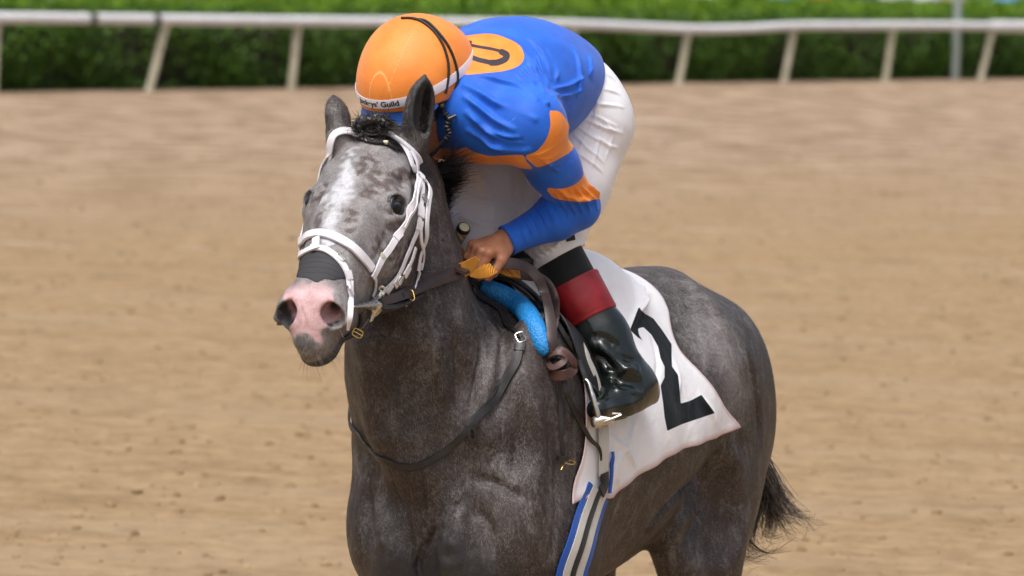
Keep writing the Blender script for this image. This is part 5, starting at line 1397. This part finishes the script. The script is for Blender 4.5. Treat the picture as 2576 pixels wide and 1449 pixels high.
lift += .0035*np.sin(s_a*26+p_a*.03+sgn)*np.clip((p_a-20)/60, 0, 1)+.003*np.sin(s_a*55-p_a*.06)*np.clip((p_a-60)/40, 0, 1)
X = X+Nn*(lift+.0035)[..., None]
nv2 = 2*NV-1; ii, jj = np.meshgrid(np.arange(NU-1), np.arange(nv2-1), indexing='ij'); k_ = (ii*nv2+jj).ravel()
CQ = np.stack([k_, k_+nv2, k_+nv2+1, k_+1], -1); CV = X.reshape(-1, 3)
CN = normals_of(CV, CQ)
if (CN @ np.array([0, 0, 1.0])).mean() < 0: CQ = CQ[:, ::-1]; CN = -CN
CB = bvh_of(CV, CQ)
CV = fold(CV, CN, CB, [(a_, b_*.8, c_*1.35) for a_, b_, c_ in [([(1560, 665), (1600, 720), (1610, 775)], .014, .016), ([(1640, 700), (1628, 740), (1600, 790), (1580, 830)], .010, .010), ([(1530, 690), (1560, 760), (1580, 830)], .012, -.008), ([(1600, 650), (1650, 690), (1655, 730)], .012, .010),
    ([(1690, 900), (1705, 950), (1700, 1000)], .010, .006), ([(1540, 1100), (1570, 1130), (1600, 1180)], .008, .006), ([(1530, 1150), (1545, 1190), (1560, 1220)], .006, .005), ([(1600, 1060), (1560, 1150), (1540, 1230)], .010, .005), ([(1760, 1000), (1790, 1040), (1800, 1080)], .012, .006),
    ([(1640, 850), (1655, 900), (1650, 960)], .010, -.006), ([(1720, 960), (1740, 1010), (1735, 1060)], .010, -.004), ([(1450, 1100), (1462, 1160), (1450, 1230)], .006, .004)]])
CN = normals_of(CV, CQ); CB = bvh_of(CV, CQ)
cu_, cv_, cd_ = proj(CV); two = [(1607, 770), (1612, 780), (1622, 789), (1643, 801), (1665, 830), (1689, 866), (1689, 895), (1690, 922), (1705, 943), (1708, 967), (1712, 1015), (1736, 1008), (1764, 993), (1798, 1039), (1748, 1056), (1715, 1067), (1678, 1084), (1671, 1049), (1667, 1011), (1661, 970), (1671, 949), (1671, 922), (1661, 901), (1655, 872), (1638, 842), (1618, 823), (1604, 826), (1607, 842), (1618, 859), (1603, 848), (1584, 830)]
num = np.full(len(CV), .05); left = np.tile((np.arange(nv2) > NV+4)[None, :], (NU, 1)).ravel(); num[left] = (poly_sdf(cu_[left], cv_[left], two)/F_PX*cd_[left])
# a mirror-side numeral: the same outline carried over by position in the cloth
numg = num.reshape(NU, nv2)
edge = np.minimum.reduce([np.minimum(np.arange(NU)[:, None]*.0046, (NU-1-np.arange(NU))[:, None]*.0046)+0*p_a, np.minimum(np.arange(nv2)[None, :]*.0035, (nv2-1-np.arange(nv2))[None, :]*.0035)+0*p_a]).ravel()
hem = np.abs(edge-.016)
CV2 = CV-CN*.0025
V = np.vstack([CV, CV2]); rim = [(a, a+1) for a in range(0)]
bd = [i*nv2 for i in range(NU)]+[(NU-1)*nv2+j for j in range(1, nv2)]+[i*nv2+nv2-1 for i in range(NU-2, -1, -1)]+[j for j in range(nv2-2, 0, -1)]
n0 = len(CV); RQ_ = np.array([[a, b, b+n0, a+n0] for a, b in zip(bd, bd[1:]+bd[:1])])
cl = new_mesh('saddlecloth', V, np.vstack([CQ, CQ[:, ::-1]+n0, RQ_]), M['number_cloth'], attrs={'numsd': np.r_[num, num+1], 'edge': np.r_[edge, edge], 'hem': np.r_[hem, hem]})
recentre(cl, H(.6, 0, 1.6)); tag(cl, 'white saddlecloth with a large black number 2 hanging over the horse\'s flank', 'saddlecloth')

# both skins together, for laying straps over
TV = np.vstack([HV, CV]); TQ = np.vstack([HQ, CQ+len(HV)]); TB = bvh_of(TV, TQ)
def sk(u, v, off=.006, far_=13.0, mx=None):
    """point lying off metres in front of whatever coat or cloth shows there"""
    x = hit(TB, u, v)
    d = proj(x[0])[2]-off if x is not None else far_
    if mx is not None: d = min(d, mx)
    return P(u, v, d)
M['girth_blue'] = cloth('blue_girth_web', (.010, .085, .42), rough=.6); M['girth_white'] = cloth('cream_girth_web', (.62, .60, .54), (.54, .52, .47), weave=2400, rough=.7, bs=.5)
M['girth_black'] = cloth('black_girth_web', (.010, .009, .009), rough=.6)
saddle = empty('saddle', H(.5, 0, 1.62)); tag(saddle, 'small black racing saddle under the rider with girth and steel stirrups', 'saddle')
s = Solid(); s.el(H(.48, 0, 1.635), (.16, .09, .026), .03, HB); s.el(H(.35, 0, 1.65), (.05, .075, .030), .03, HB)
V, Q = s.mesh(.006); hang(new_mesh('seat', V, Q, M['black_leather']), saddle)
for sg in (1, -1):
    g = np.zeros((24, 26, 3)); 
    for a in range(24):
        for b in range(26):
            s_ = .30+.20*a/23+.06*math.sin(b/25*3.1)*(-1 if a < 12 else .3); g[a, b] = polar(s_, (14+58*b/25)*sg, .020)[0]
    for _ in range(4): g[1:-1, 1:-1] = (g[:-2, 1:-1]+g[2:, 1:-1]+g[1:-1, :-2]+g[1:-1, 2:])/4
    G = g.reshape(-1, 3); ii, jj = np.meshgrid(np.arange(23), np.arange(25), indexing='ij'); k_ = (ii*26+jj).ravel(); GQ = np.stack([k_, k_+26, k_+27, k_+1], -1)
    GN = normals_of(G, GQ); o_ = np.sign((GN @ LF).mean())*sg; GN = GN*o_; GQ = GQ if o_ > 0 else GQ[:, ::-1]
    bd = [i*26 for i in range(24)]+[23*26+j for j in range(1, 26)]+[i*26+25 for i in range(22, -1, -1)]+[j for j in range(24, 0, -1)]
    n0 = len(G); V = np.vstack([G, G-GN*.005]); Q = np.vstack([GQ, GQ[:, ::-1]+n0, np.array([[a, b, b+n0, a+n0] for a, b in zip(bd, bd[1:]+bd[:1])])])
    hang(new_mesh('flap', V, Q, M['black_leather']), saddle)
for pts, r in (([(1248, 690), (1290, 700), (1330, 728), (1368, 768), (1392, 815)], .0060), ([(1236, 700), (1270, 704), (1312, 728), (1352, 768), (1378, 812), (1392, 860)], .0050), ([(1228, 694), (1256, 684), (1290, 688)], .007)):
    V, Q = tube(spline([sk(u, v, .016, 12.99, 13.02) for u, v in pts], 30), r, 8); hang(new_mesh('flap_piping', V, Q, M['black_leather']), saddle)
# girth, drawn down the side and carried under the chest
def tstrap(name, pts, w, mat, parent, th, off, n=60, smooth=4): return strap(name, pts, w, mat, parent, th, off, n, TB, True, smooth)
gl = [(1500, 1236), (1488, 1266), (1464, 1345), (1430, 1449)]
gx = to_polar(1430, 1449) or (.30, 135)
under = [polar(s_, p_, 0)[0] for s_, p_ in ((gx[0]+.03, gx[1]+6), (gx[0]+.07, gx[1]+13), (gx[0]+.11, gx[1]+21), (.44, 166), (.45, 180), (.44, 194), (.42, 208), (.40, 220), (.37, 232), (.35, 245), (.34, 258))]
gC, gN = conform(TB, gl+under, 130, .0035, 8)
gT, _n, gS = frames(gC, gN); gS = gS*np.sign((gS[10] @ LF) or 1)
for nm, w_, th_, o_, sh in (('girth', .104, .004, 0, 0), ('girth_stripe', .068, .0022, .0044, 0), ('girth_stripe', .0175, .0022, .0068, -.002)):
    V, Q = band(gC+gN*o_+gS*sh, gN, w_, th_); hang(new_mesh(nm, V, Q, M[{0: 'girth_blue', .0044: 'girth_white', .0068: 'girth_black'}[o_]]), saddle)
tstrap('girth_buckle_guard', [(1509, 1188), (1510, 1218), (1500, 1240)], .030, 'girth_black', saddle, .004, .010, 16)
tstrap('overgirth', [(1418, 770), (1436, 830), (1466, 890), (1488, 950), (1500, 1010), (1509, 1070), (1510, 1130), (1509, 1194)], .034, 'girth_white', saddle, .0025, .009, 80)
tstrap('girth_edge', [(1533, 1136), (1532, 1170), (1530, 1205), (1527, 1228), (1526, 1240)], .010, 'girth_blue', saddle, .004, .006, 30)
# stirrups
bd_ = 12.865
stl = [sk(1400, 812, .022), sk(1422, 850, .022), sk(1448, 893, .024), P(1462, 930, bd_+.01), P(1472, 956, bd_)]
free_strap('stirrup_leather', stl, .011, 'black_leather', saddle, .005, ROT @ np.array([.45, .1, .9]), 40)
free_strap('stirrup_leather', [sk(1404, 806, .026), sk(1432, 845, .028), sk(1464, 880, .026), sk(1484, 905, .02)], .008, 'black_leather', saddle, .003, ROT @ np.array([.2, .3, .9]), 30)
ir = [P(1471, 955, bd_), P(1479, 962, bd_-.004), P(1487, 985, bd_-.010), P(1497, 1020, bd_-.012), P(1505, 1050, bd_-.010), P(1507, 1072, bd_-.004)]
V, Q = tube(spline(ir, 30), [.0048]*10+[.0062]*20, 10); st = hang(new_mesh('stirrup', V, Q, M['steel']), saddle)
ir2 = [P(1471, 955, bd_), P(1478, 962, bd_+.02), P(1500, 985, bd_+.09), P(1520, 1020, bd_+.11), P(1530, 1050, bd_+.10)]
V, Q = tube(spline(ir2, 24), .005, 10); hang(new_mesh('stirrup_arm', V, Q, M['steel']), st)
s = Solid(); s.rc(P(1500, 1062, bd_-.002), P(1556, 1044, bd_-.02), .011, .006, .01); s.rc(P(1503, 1060, bd_), P(1535, 1058, bd_+.10), .010, .010, .02); s.cut(P(1530, 1047, bd_), ROT @ np.array([.25, 1, .1]), .002)
V, Q = s.mesh(.003); hang(new_mesh('tread', V, Q, M['steel']), st)
V, Q = tube(spline([P(1493, 1068, bd_-.004), P(1520, 1060, bd_-.016), P(1556, 1046, bd_-.020), P(1562, 1041, bd_-.016), P(1540, 1040, bd_-.012)], 16), .0028, 6); hang(new_mesh('tread_rim', V, Q, M['steel']), st)
tt_ = H(.40, -.34, 1.31); V, Q = tube(spline([H(.37, -.27, 1.46), H(.37, -.33, 1.42), tt_, H(.37, -.33, 1.30)], 20), .005, 8); hang(new_mesh('stirrup', V, Q, M['steel']), saddle)
V, Q = band(spline([polar(.34, -40, .02)[0], polar(.36, -60, .02)[0], H(.37, -.30, 1.46)], 16), np.tile(-LF, (16, 1)), .012, .004); hang(new_mesh('stirrup_leather', V, Q, M['black_leather']), saddle)

# reins
reins = empty('reins', P(1100, 700, 12.7)); tag(reins, 'dark brown leather reins with orange rubber grips knotted beside the saddle', 'reins')
dr_ = lambda u: float(np.interp(u, [930, 1000, 1060, 1155, 1200, 1240], [12.385, 12.47, 12.62, 12.80, 12.84, 12.86]))
def RPt(u, v, o=0):
    x = hit(TB, u, v); return P(u, v, min(dr_(u), proj(x[0])[2]-.020 if x is not None else 99)+o)
up_n = ROT @ np.array([-.15, .35, .9])
free_strap('rein', [RPt(958, 757), RPt(985, 752), RPt(1020, 738), RPt(1062, 716), RPt(1105, 700), RPt(1160, 682)], [.018, .023, .028, .031, .032, .033], 'brown_leather', reins, .004, tw, 60)
free_strap('rein', [RPt(950, 752, -.004), RPt(958, 768, -.006), RPt(980, 772, -.006), RPt(1010, 764, -.006), RPt(1040, 752, -.006), RPt(1060, 742, -.005)], [.016, .022, .024, .022, .018, .012], 'black_leather', reins, .005, up_n, 50)
free_strap('rein', [RPt(1012, 741, -.010), RPt(1025, 750, -.011), RPt(1050, 744, -.010), RPt(1056, 732, -.009)], [.010, .012, .012, .010], 'black_leather', reins, .003, up_n, 24)
for e_ in (-.0135, .0135):
    c = spline([RPt(1062, 716, -.006), RPt(1105, 700, -.006), RPt(1158, 682, -.006)], 24)+ROT @ np.array([0, e_, 0]); V, Q = tube(c, .0008, 6); hang(new_mesh('rein_stitching', V, Q, M['brown_leather']), reins)
free_strap('rein_end', [RPt(1150, 685, -.004), RPt(1162, 681, -.006)], [.034, .036], 'brown_leather', reins, .007, up_n, 8)
buckle(0, 0, 1.3, .026, 'brass', reins, p=RPt(1030, 744, -.017), nrm=up_n); free_strap('strap_tip', [RPt(1024, 758, -.01), RPt(1021, 771, -.010)], [.006, .004], ws, reins, .002, tw, 6)
gp_ = [P(1152, 684, 12.775), P(1170, 676, 12.77), P(1187, 664, 12.765), P(1201, 650, 12.76)]
free_strap('rein_grip', gp_, [.036, .034, .026, .015], 'grip', reins, .005, tw, 24)
free_strap('rein_grip', [P(1184, 690, 12.84), P(1205, 688, 12.83), P(1225, 682, 12.83), P(1240, 676, 12.84)], [.014, .026, .034, .030], 'grip', reins, .004, up_n, 20)
free_strap('rein_keeper', [P(1231, 673, 12.876), P(1248, 671, 12.876)], [.040, .038], 'black_leather', reins, .008, up_n, 8)
free_strap('rein_grip', [P(1248, 678, 12.89), P(1275, 686, 12.90), P(1305, 690, 12.92)], [.010, .020, .024], 'grip', reins, .004, up_n, 20)
rb = free_strap('rein', [P(1244, 668, 12.875), P(1273, 663, 12.88), P(1302, 666, 12.89), P(1330, 678, 12.90), P(1352, 700, 12.90), P(1368, 735, 12.90), P(1379, 775, 12.86), P(1386, 820, 12.83), P(1388, 860, 12.81), P(1394, 888, 12.81)], [.026, .027, .026, .024, .023, .022, .023, .025, .024, .018], 'brown_leather', reins, .003, ROT @ np.array([.25, .25, .9]), 90)
free_strap('rein', [P(1300, 690, 12.93), P(1330, 694, 12.95), P(1360, 700, 12.96), P(1384, 722, 12.95), P(1398, 760, 12.93), P(1395, 805, 12.86), P(1384, 850, 12.825), P(1380, 872, 12.81), P(1400, 895, 12.81)], [.024, .022, .020, .019, .019, .022, .022, .018, .016], 'brown_leather', reins, .003, ROT @ np.array([-.35, .1, .9]), 90)
# knot
kd = proj(sk(1405, 918, .03))[2]; kd2 = proj(sk(1412, 1080, .012))[2]; print('knot depth', kd, kd2)
free_strap('rein_knot', [P(1372, 905, kd+.012), P(1385, 890, kd-.006), P(1405, 884, kd-.014), P(1424, 892, kd-.014), P(1440, 912, kd-.006), P(1440, 930, kd+.004)], [.016, .022, .025, .023, .021, .016], 'knot_leather', reins, .004, ROT @ np.array([.1, .6, .8]), 40)
free_strap('rein_knot', [P(1412, 886, kd-.016), P(1420, 906, kd-.020), P(1404, 920, kd-.022), P(1388, 924, kd-.016), P(1378, 912, kd)], [.014, .016, .015, .014, .012], 'knot_leather', reins, .003, ROT @ np.array([-.3, .3, .9]), 36)
free_strap('rein_knot', [P(1384, 938, kd+.008), P(1396, 944, kd-.012), P(1420, 943, kd-.018), P(1438, 934, kd-.008), P(1443, 924, kd+.006)], [.020, .024, .024, .022, .018], 'knot_leather', reins, .004, ROT @ np.array([.05, -.15, .95]), 36)
V, Q = ball(P(1405, 918, kd+.012), (.022, .022, .014), ROT, 12); hang(new_mesh('rein_knot', V, Q, M['black_leather']), reins)
free_strap('rein_tail', [P(1407, 955, kd), sk(1409, 1000, .010), sk(1411, 1050, .010), sk(1412, 1100, .010), sk(1416, 1146, .010)], .0095, 'black_leather', reins, .003, tw, 40)
free_strap('rein_tail', [P(1418, 955, kd), P(1427, 996, kd), sk(1446, 1038, .020), sk(1467, 1076, .020), sk(1486, 1107, .020), sk(1503, 1123, .020), sk(1510, 1140, .020), sk(1511, 1158, .020)], [.012, .013, .013, .012, .012, .010, .009, .004], 'black_leather', reins, .003, ROT @ np.array([.3, .1, .9]), 60)
free_strap('rein_keeper', [sk(1399, 1153, .016), sk(1424, 1153, .016)], .012, 'black_leather', reins, .007, tw, 6)
V, Q = tube(spline([sk(1419, 1158, .018), sk(1436, 1158, .018), sk(1447, 1163, .018), sk(1438, 1168, .018), sk(1420, 1164, .018)], 20), .0014, 6); hang(new_mesh('buckle', V, Q, M['brass']), reins)
V, Q = tube(np.array([sk(1418, 1166, .018), sk(1411, 1182, .018)]), .0014, 6); hang(new_mesh('buckle', V, Q, M['brass']), reins)
# the other rein, on the horse's right
free_strap('rein', [D(.49, -.065, -.13), D(.42, -.14, -.20), P(960, 720, 12.95), P(1080, 680, 13.08), WRR+[0, 0, -.03]], .020, 'brown_leather', reins, .003, -LF, 60)

# neck strap
yoke = empty('neck_strap', P(1190, 1070, 12.7)); tag(yoke, 'black leather strap looped round the base of the horse\'s neck', 'neck strap')
bl = 'black_leather'
strap('strap', [(1308, 866), (1303, 909), (1279, 954), (1242, 1007), (1189, 1063), (1162, 1098), (1122, 1133), (1082, 1158), (1042, 1173), (1002, 1171), (962, 1153), (925, 1124), (903, 1090), H(.10, -.235, 1.30), H(.22, -.20, 1.45), H(.33, -.10, 1.58)], .0150, bl, yoke, .005, .003, 130)
strap('strap', [(1300, 868), (1291, 909), (1266, 954), (1230, 1007), (1186, 1056)], .009, bl, yoke, .004, .003, 40)
strap('strap', [(1309, 850), (1297, 833), (1262, 797), (1222, 762), (1192, 741), (1186, 722)], .0085, bl, yoke, .004, .003, 40)
keeper([(1309, 864), (1306, 884)], .026, yoke, bl, off=.006); keeper([(1196, 1058), (1180, 1076)], .026, yoke, bl, off=.005)
strap('strap_loop', [(1186, 1070), (1178, 1085), (1182, 1104), (1192, 1104), (1194, 1088), (1188, 1074)], .0080, bl, yoke, .005, .006, 40)
buckle(1310, 853, 1.2, .026, 'steel', yoke, off=.009)

# blue foam pad
pd = spline([sk(u, v, .010, 13.04, 13.05) for u, v in ((1208, 718), (1232, 719), (1262, 730), (1292, 750), (1318, 777), (1338, 808), (1352, 840), (1364, 868), (1376, 892))], 50)
for _ in range(60): pd[1:-1] = (pd[:-2]+pd[2:])/2
V, Q = tube(pd, np.interp(np.linspace(0, 1, 50), [0, .06, .15, .4, .8, .93, .98, 1], [.010, .020, .0225, .0245, .0255, .024, .018, .010]), 24)
pad = new_mesh('saddle_pad', V, Q, M['foam']); recentre(pad, P(1290, 760, 12.96)); tag(pad, 'bright blue dimpled foam pad roll in front of the saddle', 'saddle pad')

# whip held in the left hand
w0 = P(1166, 574, 12.90); w1 = P(1140, 622, 12.95); w2 = P(884, 955, 13.16)
wd = unit(w1-w0)
c = np.array([w0, w0+wd*.004, w0+wd*.02, w0+wd*.10, w0+wd*.17])
V, Q = tube(spline([w0, w0+wd*.08, w0+wd*.17], 12), [.0145, .0148, .0142, .0138, .0135, .0132, .013, .0128, .0126, .0124, .012, .011], 16)
whip = new_mesh('whip', V, Q, M['whip']); recentre(whip, w0); tag(whip, 'jockey\'s whip with wrapped cream grip held in the left hand', 'whip')
V, Q = tube(np.array([w0-wd*.004, w0, w0+wd*.006]), [.0148, .0158, .0158], 20); hang(new_mesh('grip_ring', V, Q, M['black_leather']), whip)
V, Q = tube(np.array([w0-wd*.0065, w0-wd*.004]), [.0105, .0125], 20); hang(new_mesh('grip_cap', V, Q, M['cap_cream']), whip)
V, Q = tube(spline([w0+wd*.16, P(1020, 790, 13.16), w2], 30), np.linspace(.006, .003, 30), 8); hang(new_mesh('shaft', V, Q, M['black_leather']), whip)
V, Q = band(spline([w2+unit(P(1020, 790, 13.16)-w2)*.05, w2, P(872, 956, 13.165)], 10), np.tile(ROT @ np.array([.3, .2, .9]), (10, 1)), np.array([.008, .014, .018, .020, .021, .020, .018, .014, .009, .003]), .004); hang(new_mesh('popper', V, Q, M['black_leather']), whip)
